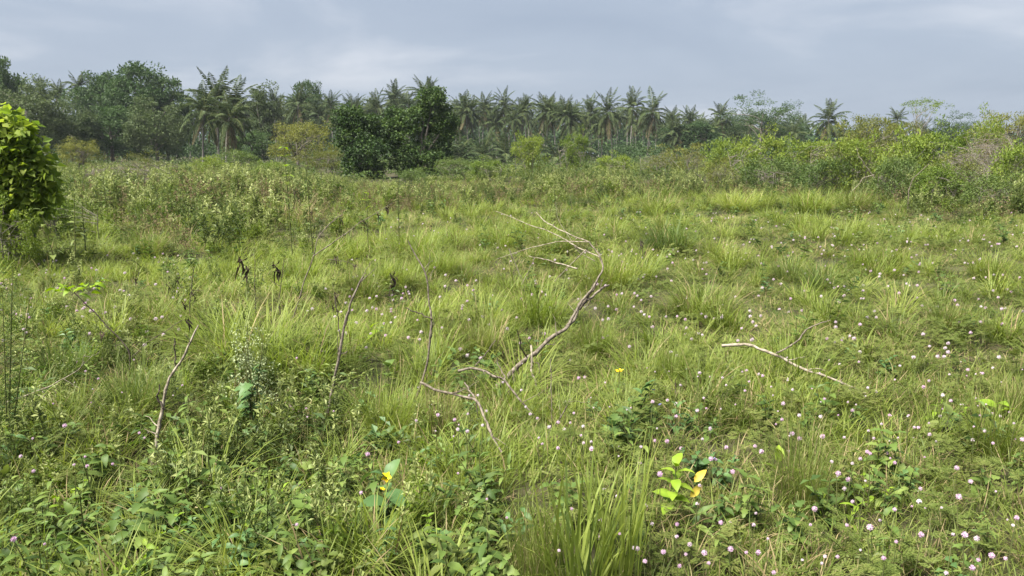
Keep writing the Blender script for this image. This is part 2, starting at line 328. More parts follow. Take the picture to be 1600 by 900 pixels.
def build_cover():
    # turf
    P1 = []; S1 = []; I1 = []
    for y0, y1, den, sc in ((1.5, 5, 75, 1.0), (5, 10, 42, 1.15), (10, 18, 20, 1.5), (18, 34, 7, 2.1)):
        x, y = wedge(y0, y1, den); nz = vnoise(x, y, 1.1) * 0.6 + vnoise(x, y, 0.45) * 0.4; nz2 = vnoise(x + 40, y + 9, 2.2)
        lush = nz2 * 0.7 + nz * 0.5 - 0.14 * np.clip((y - 13) / 6, 0, 1) - 0.06 * (topx(x, y) > 1000)
        u = rng.random(len(x))
        idx = np.where(lush > 0.76, 5 + (u * 3).astype(int), np.where(lush > 0.52, (u * 3).astype(int), np.where(u < 0.30, 8, np.where(u < 0.8, 3 + (u * 2).astype(int) % 2, (u * 9).astype(int) % 3))))
        keep = ~((y > 13) & (topx(x, y) < 520) & (rng.random(len(x)) < 0.5)) & ~((y < 3.5) & (topx(x, y) < 760 - 130 * (y - 2.2)) & (rng.random(len(x)) < 0.2))
        s = sc * rng.uniform(0.6, 1.15, len(x)) * (0.62 + 0.55 * lush)
        P1.append(np.stack([x, y, gz(x, y)], -1)[keep]); S1.append(np.stack([s, s, s * {1.0: .9, 1.15: .72, 1.5: .5, 2.1: .36}[sc]], -1)[keep]); I1.append(idx[keep])
    scatter('meadow_grass', 'mixed green and straw coloured turf covering the meadow', 'grass', 'turf', np.concatenate(P1), np.concatenate(S1), 0.16, np.concatenate(I1))
    # small tufts
    x, y = wedge(2.2, 24, 5.0); k = vnoise(x + 7, y, 1.3) + .3 * vnoise(x, y + 3, .4) > 0.60; x, y = x[k], y[k]
    scatter('grass_tufts', 'small lime tufts of longer grass all over the meadow', 'grass', 'tuft', np.stack([x, y, gz(x, y)], -1), rng.uniform(0.35, 1.0, len(x)) * (1 + y / 50), 0.12)
    # mimosa mats
    P1 = []; S1 = []
    for y0, y1, den, sc in ((1.5, 6, 13, 0.85), (6, 14, 4, 1.0)):
        x, y = wedge(y0, y1, den); k = (vnoise(x + 3, y + 5, 1.0) + 0.35 * (topx(x, y) > 850) + 0.25 * (topx(x, y) < 350)) > 0.52; x, y = x[k], y[k]
        P1.append(np.stack([x, y, gz(x, y) + 0.03], -1)); S1.append(sc * rng.uniform(0.7, 1.3, len(x)))
    scatter('mimosa_ground_cover', 'dark feathery creeping ground cover between the grass', 'ground cover', 'mimosa', np.concatenate(P1), np.concatenate(S1), 0.25)
    # forbs
    P1 = []; S1 = []
    for y0, y1, den in ((1.6, 4.5, 14), (4.5, 12, 5), (12, 26, 3)):
        x, y = wedge(y0, y1, den); tp = topx(x, y); k = rng.random(len(x)) < np.where((tp < 760) & (y < 4.5), 1.0, np.where(y > 12, 0.8, 0.4)); x, y = x[k], y[k]
        P1.append(np.stack([x, y, gz(x, y)], -1)); S1.append(rng.uniform(0.6, 1.2, len(x)) * (1 + 0.03 * y))
    scatter('low_weeds', 'small broad leaved weeds growing among the meadow grass', 'weeds', 'forb', np.concatenate(P1), np.concatenate(S1), 0.2)
    # tall weed belt
    n = 9500; y = np.concatenate([np.sqrt(rng.uniform(11 ** 2, 75 ** 2, 7500)), rng.uniform(11, 30, 2000)]); x = rng.uniform(-0.76, 0.76, n) * y; tp = topx(x, y)
    edge = np.interp(tp, [-100, 0, 200, 450, 560, 700, 900, 1100, 1300, 1450, 1700], [10.5, 11, 11.5, 12.5, 14, 15, 17, 20, 21, 16, 12])
    edge = edge + (vnoise(x, y, 3.0) - 0.5) * 8
    k = (rng.random(n) < np.clip((y - edge + 2.5) / 7, 0, 1)) & (vnoise(x + 9, y, 2.5) > 0.22); x, y, tp, edge = x[k], y[k], tp[k], edge[k]
    w = vnoise(x + 31, y + 2, 5.0); u = rng.random(len(x))
    idx = np.where(((w + .14 * ((tp > 110) & (tp < 330)) > 0.56) & (u < 0.5)) | ((y < edge + 3) & (u < .3)), 5, np.where(w < 0.34, np.where(u < .5, 2, 4), (u * 5).astype(int)))
    sc = rng.uniform(0.45, 1.25, len(x)) * np.clip(0.5 + (y - edge) / 14, 0.3, 1.0) * np.interp(tp, [0, 480, 600, 1100, 1300, 1600], [1.2, 1.15, 0.9, 0.78, 0.9, 1.0]) * (0.65 + 0.6 * vnoise(x + 51, y, 1.8))
    cap = (1.5 - (np.interp(tp, [0, 120, 420, 520, 600, 700, 780, 1000, 1120, 1300, 1600], [262, 252, 250, 268, 278, 270, 256, 252, 246, 240, 240]) - 235) / FPX * y - gz(x, y)) / np.array([1.2, 1.35, 1.0, 1.15, .85, 1.05])[idx]
    sc = np.minimum(sc, cap * rng.uniform(0.6, 1.06, len(x)))
    scatter('tall_weed_belt', 'dense belt of knee to chest high leafy weeds at the meadow edge', 'weeds', 'weed', np.stack([x, y, gz(x, y)], -1), sc, 0.1, idx)
build_cover()

# ------------------------------------------------------------------ palms
def frond_arrays(L, e0, droop, dry=False, nst=34):
    """one pinnate leaf growing from the origin in the x-z plane"""
    mb = MB(); n = 12; s_ = np.linspace(0, 1, n); e_ = R(e0) - R(droop) * s_ ** 1.2
    st = L / (n - 1); x = np.concatenate([[0], np.cumsum(np.cos(e_[:-1]) * st)]); z = np.concatenate([[0], np.cumsum(np.sin(e_[:-1]) * st)])
    pts = np.stack([x, rng.normal(0, 0.02, n).cumsum(), z], -1)
    mb.tube(pts, np.linspace(0.045, 0.012, n), 3, 1)
    f = np.linspace(0.12, 0.99, nst)
    c = np.stack([np.interp(f, s_, pts[:, i]) for i in range(3)], -1); tg = unit(np.stack([np.cos(np.interp(f, s_, e_)), 0 * f, np.sin(np.interp(f, s_, e_))], -1))
    nrm = np.stack([-tg[:, 2], 0 * f, tg[:, 0]], -1)
    ll = L * 0.18 * np.sin(np.clip(f * 0.86 + 0.16, 0, 1) * math.pi) ** 0.6
    for sg in (-1, 1):
        d = tg * 0.55 + np.array([0, sg * 0.75, 0]) + nrm * 0.12 + np.array([0, 0, -0.45]) + rng.normal(0, 0.10, (nst, 3))
        mb.leaves(c, d, nrm + rng.normal(0, 0.2, (nst, 3)), ll * rng.uniform(0.8, 1.15, nst), 0.115, 0, 0.1, 0.14)
    return mb
FR = [(78, 35), (70, 60), (55, 75), (38, 85), (18, 88), (-4, 80), (-28, 58), (-58, 28)]
FM = [[frond_arrays(4.0, e_, d_).mesh('frond', [M['fronddry'] if i == 7 else M['frond'], M['stem']]) for _ in range(2)] for i, (e_, d_) in enumerate(FR)]
TIER = [0, 0, 0, 1, 1, 1, 2, 2, 2, 2, 3, 3, 3, 3, 4, 4, 4, 4, 5, 5, 5, 5, 6, 6, 6, 6, 7, 7, 7]
def crown_mesh():
    mb = MB()
    for i, k in enumerate(TIER):
        e_, d_ = FR[k]; f = frond_arrays(4.0 * rng.uniform(0.85, 1.1), e_ + rng.normal(0, 6), d_ + rng.normal(0, 8), nst=24)
        a = i * 2.4 + rng.normal(0, 0.25); Rz = np.array([[math.cos(a), -math.sin(a), 0], [math.sin(a), math.cos(a), 0], [0, 0, 1]])
        for v, q, m in zip(f.v, f.q, f.mq):
            pass
        V = np.concatenate(f.v) @ Rz.T; Q = np.concatenate(f.q); mm = np.concatenate(f.mq)
        mb.v.append(V); mb.q.append(Q + mb.n); mb.mq.append(np.where(mm == 1, 1, 2 if k == 7 else 0)); mb.n += len(V)
    return mb.mesh('palm_crown', [M['frond'], M['stem'], M['fronddry']])
CM = [crown_mesh() for _ in range(4)]
def trunk_mesh(h, bend, r=0.16):
    n = 14; t = np.linspace(0, 1, n); a = rng.uniform(0, 6.283)
    pts = np.stack([np.cos(a) * bend * h * t ** 2, np.sin(a) * bend * h * t ** 2, h * t - 0.1], -1)
    rad = r * (1.35 - 0.55 * np.clip(t * 5, 0, 1) - 0.15 * t) * (1 + 0.05 * (np.arange(n) % 2))
    mb = MB(); mb.tube(pts, rad, 7); return mb.mesh('palm_trunk', M['palmbark'], True), pts[-1]
def palm(px, ytop, Y, parts=True, label=None, group='coconut palms of the grove', rfac=1.0, base_up=0.0):
    g = atY(px, Y); crown_top = ztop(ytop, Y); up = 3.3 * rfac                # upright leaves rise above the trunk's end
    h = max(crown_top - up - g[2], 0.6)
    o = thing('coconut_palm', label, 'palm tree', g, rng.uniform(0, 6.28), group)
    me, tp = trunk_mesh(h, rng.uniform(0.0, 0.14), 0.15 * max(rfac, .75)); ob('trunk', me, o)
    if parts:
        a0 = rng.uniform(0, 6.28)
        for i, k in enumerate(TIER):
            if rng.random() < 0.08: continue
            ob('frond', FM[k][rng.integers(2)], o, tuple(tp + [0, 0, 0.1 - 0.02 * i]), (rng.normal(0, .12), rng.normal(0, .07), a0 + i * 2.4 + rng.normal(0, .22)), rfac * rng.uniform(0.85, 1.1))
    else:
        ob('crown', CM[rng.integers(len(CM))], o, tuple(tp), (rng.normal(0, .06), rng.normal(0, .06), rng.uniform(0, 6.28)), rfac * rng.uniform(0.92, 1.08))
    return o
front = [(316,124,66,0.72),(341,110,69,0.78),(367,122,71,0.72),(352,138,64,0.66),
 (127,108,110,0.68),(150,116,112,0.68),(70,116,118,0.68),(92,122,122,0.68),
 (432,134,115,0.65),(466,132,110,0.76),(500,150,108,0.76),(521,140,118,0.68),(583,140,116,0.76),(552,150,122,0.68),
 (618,126,120,0.72),(655,118,116,0.76),(678,122,118,0.72),(640,140,112,0.68),
 (718,142,118,0.72),(742,148,112,0.68),(765,142,122,0.72),(790,138,118,0.72),(815,150,112,0.68),(846,144,116,0.80),(868,150,122,0.68),(889,156,110,0.72),
 (921,147,118,0.76),(957,140,112,0.89),(985,136,122,0.85),(1012,138,114,0.95),
 (1050,166,138,0.72),(1075,166,128,0.76),(1121,156,122,0.72),(1293,155,112,0.82),(1255,178,150,0.65),(1399,166,135,0.65),(1443,186,150,0.65)]
young = [(718,218,82,.85),(752,206,86,.9),(790,204,84,.9),(832,212,88,.85),(868,200,86,.95),(905,196,92,.9),(560,180,96,.9),(1090,190,112,.8)]
order = {'0':'first','1':'second','2':'third'}
ordw = ['first','second','third','fourth','fifth','sixth','seventh','eighth','ninth','tenth','eleventh','twelfth','thirteenth','fourteenth','fifteenth','sixteenth','seventeenth','eighteenth','nineteenth','twentieth']
names = {(316,124):'coconut palm at the left of the close clump beside the dark trees', (341,110):'tallest coconut palm of the close clump beside the dark trees', (367,122):'coconut palm at the right of the close clump beside the dark trees', (352,138):'lower coconut palm in the middle of the close clump',
 (1293,155):'lone coconut palm standing clear against the sky above the shrubs', (1012,138):'tall coconut palm at the right end of the trio with bare trunk', (985,136):'coconut palm in the middle of the trio of tall palms', (957,140):'coconut palm at the left of the trio of tall palms',
 (655,118):'highest coconut palm crown above the vine covered trees', (618,126):'coconut palm crown rising left above the vine covered trees', (678,122):'coconut palm crown rising right above the vine covered trees', (1121,156):'coconut palm with drooping skirt beside the dark round tree',
 (1399,166):'small far coconut palm top beside the thin pale tree', (1443,186):'small far coconut palm top beneath the thin pale tree', (1255,178):'small far coconut palm just left of the lone palm'}
rest = sorted([p for p in front if p[:2] not in names])
for i, p in enumerate(rest): names[p[:2]] = 'coconut palm, %s from the left among the front palms of the grove' % (ordw[i] if i < 20 else 'one of the last')
seenl = set()
for px, yt, Y, rf in front:
    lb = names[(px, yt)]
    if lb in seenl or 'one of the last' in lb: lb = 'coconut palm of the grove with its crown near column %d' % px if False else 'front palm of the grove close to the trio of tall palms, crown %s' % ('lower' if yt > 152 else 'higher')
    seenl.add(lb); palm(px, yt, Y, True, lb, rfac=rf)
for i, (px, yt, Y, rf) in enumerate(sorted(young)): palm(px, yt, Y, True, 'short young palm at the grove edge, %s from the left' % ordw[i], group='young palms at the grove edge', rfac=rf)
for i in range(140):
    if i < 32 and i % 3: continue
    px = 20 + i * 8.75 + rng.uniform(-7, 7); yt = np.interp(px, [0, 150, 400, 650, 900, 1050, 1240], [122, 128, 150, 142, 154, 172, 186]) + rng.uniform(-6, 18)
    palm(px, yt, rng.uniform(108, 175), False, 'coconut palm in the dense back rows ' + next(w for l, w in ((300, 'behind the dark broadleaf trees'), (450, 'behind the close palm clump'), (600, 'behind the olive tree'), (720, 'behind the vine covered trees'), (930, 'behind the young palms'), (1040, 'behind the tall palm trio'), (9999, 'behind the round dark tree')) if px < l), 'palms in the back rows of the grove', rfac=rng.uniform(0.62, 0.9))

# ------------------------------------------------------------------ broad leaved trees, shrubs
def crown_leaves(mb, centres, cr, nleaf, leafL, wr=0.55, flat=0.6, up=0.5, m=0, hang=0.0):
    k = len(centres); n = nleaf * k
    c = np.repeat(centres, nleaf, 0); r = np.repeat(np.broadcast_to(cr, (k,)), nleaf)[:, None]
    d = rnd_dirs(n); rr = rng.random((n, 1)) ** 0.45
    p = c + d * rr * r * np.array([1, 1, flat])
    ax = unit(d * np.array([1, 1, 0.5]) + rng.normal(0, 0.55, (n, 3)) + np.array([0, 0, -hang]))
    nr = unit(d * 0.6 + np.array([0, 0, up]) + rng.normal(0, 0.45, (n, 3)))
    L = leafL * rng.uniform(0.55, 1.3, n); mb.leaves(p, ax, nr, L, L * wr, m, 0.15, 0.12)
def envelope(nc, rx, rz, zc, lop=0.35, hollow=0.5, bottom=-0.75):
    d = rnd_dirs(nc * 2, 0.15); d = d[d[:, 2] > bottom][:nc]; rr = hollow + (1 - hollow) * rng.random((len(d), 1)) ** 0.6
    amp = 1 + lop * (np.sin(d[:, :1] * 3.1 + rng.uniform(0, 6)) * 0.5 + np.sin(d[:, 1:2] * 3.7 + rng.uniform(0, 6)) * 0.5 + rng.normal(0, 0.25, (len(d), 1)))
    return d * rr * amp * np.array([rx, rx, rz]) + np.array([0, 0, zc])
def make_tree(h, rx, rz, nc, cr, nleaf, leafL, mat, trunk_r, wr=0.55, flat=0.6, lop=0.35, nl=12, up=0.5, hollow=0.5, bottom=-0.75, hang=0.0, bark='bark', stems=1):
    """returns (trunk mesh, crown mesh) of a tree standing on the origin"""
    c = envelope(nc, rx, rz, h - rz, lop, hollow, bottom); crown = MB()
    crown_leaves(crown, c, cr * rng.uniform(0.55, 1.3, len(c)), nleaf, leafL, wr, flat, up, 0, hang)
    tr = MB()
    for s_ in range(stems):
        th = h - rz * 1.1; off = rng.normal(0, 0.12 * stems, 2) * (stems > 1); t = np.linspace(0, 1, 7)
        lean = rng.normal(0, 0.05 + 0.09 * (stems > 1), 2) * h
        pts = np.stack([off[0] + lean[0] * t ** 1.4, off[1] + lean[1] * t ** 1.4, -0.1 + (th + rz * 0.5) * t], -1) + rng.normal(0, 0.02 * h * 0.2, (7, 3)) * t[:, None]
        tr.tube(pts, trunk_r * (1.2 - 0.85 * t), 6)
        for i in rng.choice(len(c), min(nl, len(c)), replace=False):
            f = rng.uniform(0.35, 0.95); a = np.array([np.interp(f, t, pts[:, k]) for k in range(3)]); e_ = c[i]; u = np.linspace(0, 1, 5)[:, None]
            lp = a * (1 - u) + e_ * u; lp[:, 2:] += np.sin(u * math.pi) * 0.08 * np.linalg.norm(e_ - a); lp += rng.normal(0, 0.03 * np.linalg.norm(e_ - a), lp.shape) * np.sin(u * math.pi)
            tr.tube(lp, trunk_r * np.linspace(0.42, 0.08, 5), 4)
    return tr.mesh('tree_trunk', M[bark], True), crown.mesh('tree_crown', M[mat])
TREES = {
 'dark':   [make_tree(10, 4.2, 4.6, 130, 1.1, 95, 0.34, 'tree', 0.24, bottom=-0.95) for _ in range(2)],
 'grey':   [make_tree(8, 4.0, 3.8, 115, 0.95, 95, 0.28, 'treeg', 0.2, bottom=-0.95) for _ in range(2)],
 'tall':   [make_tree(10, 2.0, 4.4, 80, 0.8, 80, 0.28, 'treeg', 0.16, hollow=0.3)],
 'feather':[make_tree(8, 4.2, 3.1, 95, 0.95, 90, 0.26, 'tree', 0.18, wr=0.35, flat=0.5, lop=0.5)],
 'olive':  [make_tree(5, 2.7, 2.2, 85, 0.62, 85, 0.17, 'olive', 0.1, stems=3, wr=0.4) for _ in range(2)],
 'shrub':  [make_tree(2.6, 1.7, 1.25, 75, 0.42, 62, 0.15, 'shrub', 0.035, stems=5, nl=8, wr=0.45, bottom=-0.95) for _ in range(3)],
 'shrubd': [make_tree(2.4, 1.7, 1.2, 75, 0.42, 62, 0.135, 'shrubd', 0.035, stems=5, nl=8, wr=0.45, bottom=-0.95) for _ in range(2)],
 'olshrub':[make_tree(2.8, 1.6, 1.3, 60, 0.42, 48, 0.125, 'olive', 0.035, stems=6, nl=10, wr=0.4, hollow=0.4, bottom=-0.95) for _ in range(2)],
 'bare':   [make_tree(2.8, 1.5, 1.2, 45, 0.4, 26, 0.07, 'brownweed', 0.03, stems=8, nl=14, wr=0.35, hollow=0.4, bottom=-0.95)],
 'spindly':[make_tree(5.5, 1.7, 0.75, 26, 0.45, 42, 0.13, 'shrub', 0.06, wr=0.4, flat=0.4, bark='palewood')],
}
HT = {'dark':10,'grey':8,'tall':10,'feather':8,'olive':5,'shrub':2.6,'shrubd':2.4,'olshrub':2.8,'bare':2.8,'spindly':5.5}
RX = {'dark':5.0,'grey':4.7,'tall':2.6,'feather':5.0,'olive':3.2,'shrub':2.0,'shrubd':2.0,'olshrub':1.9,'bare':1.8,'spindly':2.1}
def tree(kind, name, label, cat, px, ytop, Y, wpx, group=None):
    g = atY(px, Y); h = ztop(ytop, Y) - g[2]; sz = h / (HT[kind] * 1.03); sx = wpx / FPX * Y / 2 / RX[kind]
    tm, cm = TREES[kind][rng.integers(len(TREES[kind]))]
    o = thing(name, label, cat, g, rng.uniform(0, 6.28), group, (sx, sx, sz)); ob('trunk', tm, o); ob('crown', cm, o); return o
TL = [('dark','broadleaf_tree','dark broadleaf tree cut by the left frame edge, highest crown there','tree',8,86,95,100),
 ('dark','broadleaf_tree','large dark tree with airy top left of the close palm clump','tree',215,97,92,120),
 ('dark','broadleaf_tree','dark tree crown between the two left palm tops and the airy tree','tree',165,112,100,110),
 ('dark','broadleaf_tree','rounded dark tree touching the close palm clump','tree',262,120,96,85),
 ('grey','broadleaf_tree','grey green tree behind the heart leaved bush','tree',45,132,70,150),
 ('grey','broadleaf_tree','lower grey green tree in front of the tall dark trees','tree',112,160,76,110),
 ('dark','broadleaf_tree','low dark tree filling the gap beneath the airy tree','tree',175,165,80,120),
 ('grey','broadleaf_tree','grey green tree draped with creepers left of the palm trunks','tree',245,160,78,120),
 ('tall','broadleaf_tree','tall narrow grey green tree right of the close palm clump','tree',411,128,92,62),
 ('dark','broadleaf_tree','dark crown showing above palms near the narrow grey tree','tree',487,126,125,70),
 ('dark','broadleaf_tree','dark low tree under the narrow grey tree','tree',390,205,78,90),
 ('feather','broadleaf_tree','spreading dark tree with feathery layered crown beyond the shrubs','tree',1188,152,122,130),
 ('dark','broadleaf_tree','round dark tree between the palm trio and the feathery tree','tree',1080,190,110,110),
 ('feather','broadleaf_tree','dark feathery tree in the dip beside the lone palm','tree',1235,180,128,70),
 ('feather','broadleaf_tree','far blue grey tree low behind the thin pale tree','tree',1487,178,150,80),
 ('olive','olive_tree','yellowish olive tree left of the vine covered trees','tree',475,184,48,115),
 ('olive','olive_tree','low olive bushy tree beneath the yellowish tree','tree',506,232,44,85),
 ('olive','olive_tree','olive tree topping the shrubs right of the lone palm','tree',1352,172,46,95),
 ('olive','olive_tree','darker olive tree between the two small far palm tops','tree',1408,182,52,75),
 ('olive','olive_tree','sparse olive tree at the right frame edge above the shrubs','tree',1575,166,42,110),
 ('olive','olive_tree','dull olive bush rising behind the heart leaved bush','tree',120,217,46,80),
 ('spindly','thin_tree','thin pale stemmed tree with small flat airy crown above the shrubs','tree',1440,150,52,78),
]
for a in TL: tree(*a)
SL = [('shrub',826,207,40,60,'bright green bush just right of the young palms'),('shrub',897,204,44,52,'upright yellow green bush in front of the tall palm trunks'),
 ('shrubd',712,246,40,70,'dark low bush at the foot of the vine covered trees'),('shrub',1135,216,34,80,'bright shrub at the start of the thicket beside the dark round tree'),
 ('olshrub',1035,226,40,70,'olive shrub left of the dark round tree foot'),('olshrub',1078,228,38,70,'olive shrub below the dark round tree'),('shrub',960,240,42,70,'low green shrub beneath the tall palm trio'),
 ('shrub',1185,205,31,95,'bright shrub below the feathery tree'),('shrubd',1215,238,27,110,'dark tangled shrub in the lower front of the thicket'),('shrub',1262,212,30,100,'bright leafy shrub beneath the lone palm'),
 ('olshrub',1312,192,28,95,'tall olive shrub left of the olive tree'),('shrub',1338,208,25,100,'green shrub with pale bare sticks in front'),('olshrub',1375,185,27,100,'olive shrub in the middle of the thicket'),
 ('shrub',1428,200,23,110,'broad bright shrub at the front of the thicket'),('shrubd',1400,240,21,95,'dark shrub at the thicket front with yellowish leaves'),('shrub',1480,196,26,100,'green shrub under the far blue grey tree'),
 ('bare',1530,205,24,100,'greyish brown twiggy bush with few leaves'),('bare',1555,190,28,110,'tall brownish bush below the sparse olive tree'),('shrub',1590,218,20,90,'bright shrub at the right frame edge'),
 ('olshrub',1500,235,21,100,'olive shrub in front of the twiggy bush'),('shrubd',1290,245,25,110,'dark shrub low in the thicket left of the pale sticks'),('shrubd',1550,262,18,110,'dark low shrub at the thicket foot near the frame edge'),
 ('shrub',1470,255,19,90,'bright low shrub at the thicket foot'),('shrubd',640,262,27,70,'dark rounded weed bush in front of the vine covered trees'),('bare',190,240,24,120,'brownish dried bush in the weeds right of the heart leaved bush'),
 ('olshrub',230,236,34,80,'olive bush at the foot of the dark trees'),('shrub',330,244,36,60,'light green bush under the close palm trunks'),('shrubd',375,232,40,80,'dark bush right of the close palm trunks'),
 ('shrub',420,250,30,70,'pale bush below the yellowish olive tree'),('shrub',760,248,36,70,'green bush in front of the young palms'),('olshrub',1125,250,28,70,'olive tuft of shrub above the lime tussock'),
 ('shrub',1545,178,32,70,'leafy shrub tip standing out left of the sparse olive tree'),('shrub',2,318,9.2,110,'leafy tangle hiding the foot of the heart leaved bush'),('shrub',62,300,12,120,'leafy low bush below the heart leaved bush')]
for k, px, yt, Y, w, lb in SL: tree(k, 'shrub', lb, 'shrub', px, yt, Y, w, 'shrubs along the meadow edge')

# vine covered trees: columns of foliage with hanging curtains
def vine_tree(name, label, px, Y, blobs, seedn):
    g = atY(px, Y); o = thing(name, label, 'tree', g, 0, 'vine covered trees'); s_ = Y / FPX
    crown = MB(); cs = []; tops = []
    for bx, by, rx, ry in blobs:                                       # pixel offsets give sizes in metres at this distance
        c = np.array([(bx - px) * s_, rng.normal(0, 0.5), ztop(by, Y) - g[2]]); rad = np.array([rx * s_, rx * s_ * 0.9, ry * s_])
        n = int(34 * max(rx, ry) / 30 * 1.5); d = rnd_dirs(n, 0.1); cs.append(c + d * rad * rng.uniform(0.55, 1.05, (n, 1))); tops.append(c)
    C = np.concatenate(cs); C = C[C[:, 2] > 0.15]
    crown_leaves(crown, C, 0.27 * rng.uniform(0.6, 1.5, len(C)), 60, 0.125, 0.7, 0.9, 0.35, 0, 0.35)
    for i in range(70):                                                # hanging vines
        c = C[rng.integers(len(C))]; n = 26; L = rng.uniform(0.5, 1.6); t = rng.random(n)
        p = c + np.stack([rng.normal(0, 0.07, n), rng.normal(0, 0.07, n), -L * t], -1); p[:, 2] = np.maximum(p[:, 2], 0.05)
        crown.leaves(p, rnd_dirs(n) + [0, 0, -0.9], rnd_dirs(n) + [0, -.4, .3], 0.14, 0.10, 0)
    tr = MB(); u = np.linspace(0, 1, 7)[:, None]
    for c in tops: tr.tube(np.array([[rng.normal(0, .3), rng.normal(0, .3), -0.1]]) * (1 - u) + c * u + rng.normal(0, 0.06, (7, 3)) * np.sin(u * math.pi), np.linspace(0.11, 0.03, 7), 5)
    ob('trunk', tr.mesh('vine_trunk', M['bark'], True), o); ob('crown', crown.mesh('vine_crown', M['vine']), o)
vine_tree('vine_covered_tree', 'dark tree smothered in vines, lower one beside the olive tree', 562, 41, [(546,188,25,20),(575,200,22,22),(556,215,30,22),(574,240,28,24),(568,265,30,18),(545,258,16,16)], 1)
vine_tree('vine_covered_tree', 'dark tree smothered in vines, tallest with two humps and dark hollow', 655, 43, [(622,188,26,22),(678,158,20,22),(662,180,20,20),(698,190,20,24),(634,212,36,28),(678,218,32,28),(610,205,18,22),(640,248,34,22),(685,250,28,20)], 2)

# far wood closing the view between the trunks
def far_wood():
    n = 640; x = rng.uniform(-170, 170, n); y = 196 + rng.uniform(-8, 30, n); c = np.stack([x, y, rng.uniform(0.3, 7.6, n) * np.interp(x, [-170, 20, 60, 110, 170], [1.1, 1, 0.75, 0.55, 0.5])], -1)
    mb = MB(); crown_leaves(mb, c, rng.uniform(3.0, 5.0, n), 110, 1.4, 0.7, 0.7, 0.3)
    tag(ob('far_wood', mb.mesh('far_wood', M['tree'])), 'far hazy wood closing the gaps between the palm trunks', 'wood', None, 'stuff')
    n = 520; px = rng.uniform(-40, 1300, n); y = rng.uniform(96, 150, n); p = np.array([atY(a, b) for a, b in zip(px, y)]); p[:, 2] += rng.uniform(0.1, 2.2, n)
    mb = MB(); crown_leaves(mb, p, rng.uniform(1.0, 2.0, n), 70, 0.34, 0.6, 0.7, 0.1)
    n = 520; px = rng.uniform(60, 1150, n); y = rng.uniform(36, 98, n); p = np.array([atY(a, b) for a, b in zip(px, y)]); r_ = rng.uniform(0.45, 0.95, n); p[:, 2] += r_ * 0.35
    crown_leaves(mb, p, r_, 75, 0.17, 0.5, 0.65, 0.4, 1)
    tag(ob('grove_undergrowth', mb.mesh('grove_undergrowth', [M['tree'], M['shrubd']])), 'dark undergrowth beneath the palms and trees', 'undergrowth', None, 'stuff')
far_wood()

# ------------------------------------------------------------------ leaf shapes for near plants
def leaf_mesh(kind, mat):
    """single leaf of length 1 along +x, cupped and drooping, made of a 2 x n strip"""
    t = np.linspace(0, 1, 7)
    w = {'ovate': 0.22 * np.sin(np.clip(t, 0, 1) ** 0.75 * math.pi) ** 0.85, 'lance': 0.13 * np.sin(t ** 0.8 * math.pi) ** 0.8, 'heart': np.array([0.10, 0.43, 0.47, 0.40, 0.27, 0.12, 0.0]),
         'broad': 0.29 * np.sin(np.clip(t, 0, 1) ** 0.8 * math.pi) ** 0.8, 'lobed': np.array([0.03, 0.34, 0.20, 0.33, 0.16, 0.17, 0.0])}[kind]
    if kind != 'heart': w[0] = 0.012
    w[-1] = 0.004; x = t.copy()
    if kind == 'heart': x = np.array([0, -0.10, 0.18, 0.4, 0.62, 0.83, 1.0])
    mid = np.stack([np.where(kind == 'heart', np.maximum(x, t * 0.9), t), 0 * t, 0.10 * np.sin(t * 2.6) - 0.22 * t ** 2], -1)
    a = mid.copy(); b = mid.copy(); a[:, 0] = x; b[:, 0] = x; a[:, 1] = w; b[:, 1] = -w; a[:, 2] += w * 0.28; b[:, 2] += w * 0.28
    a[1:-1, 2] += 0.02 * np.array([1, -1, 1, -1, 1]); V = np.concatenate([a, mid, b]); n = 7; i = np.arange(n - 1)
    mb = MB(); mb.quads(V, np.concatenate([np.stack([i, i + n, i + n + 1, i + 1], -1), np.stack([i + n, i + 2 * n, i + 2 * n + 1, i + n + 1], -1)]))
    return mb.mesh('leaf_' + kind, mat, True)
LF = {}
def LM(kind, mat):
    if (kind, mat) not in LF: LF[(kind, mat)] = leaf_mesh(kind, M[mat])
    return LF[(kind, mat)]
def dry_leaf_mesh():
    mb = MB(); n = 9; t = np.linspace(0, 1, n)
    for k in range(3):                                                 # crumpled, curled hanging leaf
        w = 0.17 * np.sin(np.clip(t, .03, .97) * math.pi) * rng.uniform(0.6, 1.1); c = np.stack([0.16 * np.sin(t * rng.uniform(3, 7) + k) + (k - 1) * .16, 0.16 * np.cos(t * rng.uniform(3, 7) + k * 2), -t * (.6 + .3 * k) - .1 * np.sin(t * 8)], -1)
        a = c + np.stack([w, 0.6 * w * np.sin(t * 9), 0.08 * np.sin(t * 12)], -1); b = c + np.stack([-w * .6, w * np.cos(t * 7), 0 * t], -1); i = np.arange(n - 1)
        mb.quads(np.concatenate([a, c, b]), np.concatenate([np.stack([i, i + n, i + n + 1, i + 1], -1), np.stack([i + n, i + 2 * n, i + 2 * n + 1, i + n + 1], -1)]))
    return mb.mesh('dried_leaf', M['blackleaf'])
DRY = [dry_leaf_mesh() for _ in range(3)]

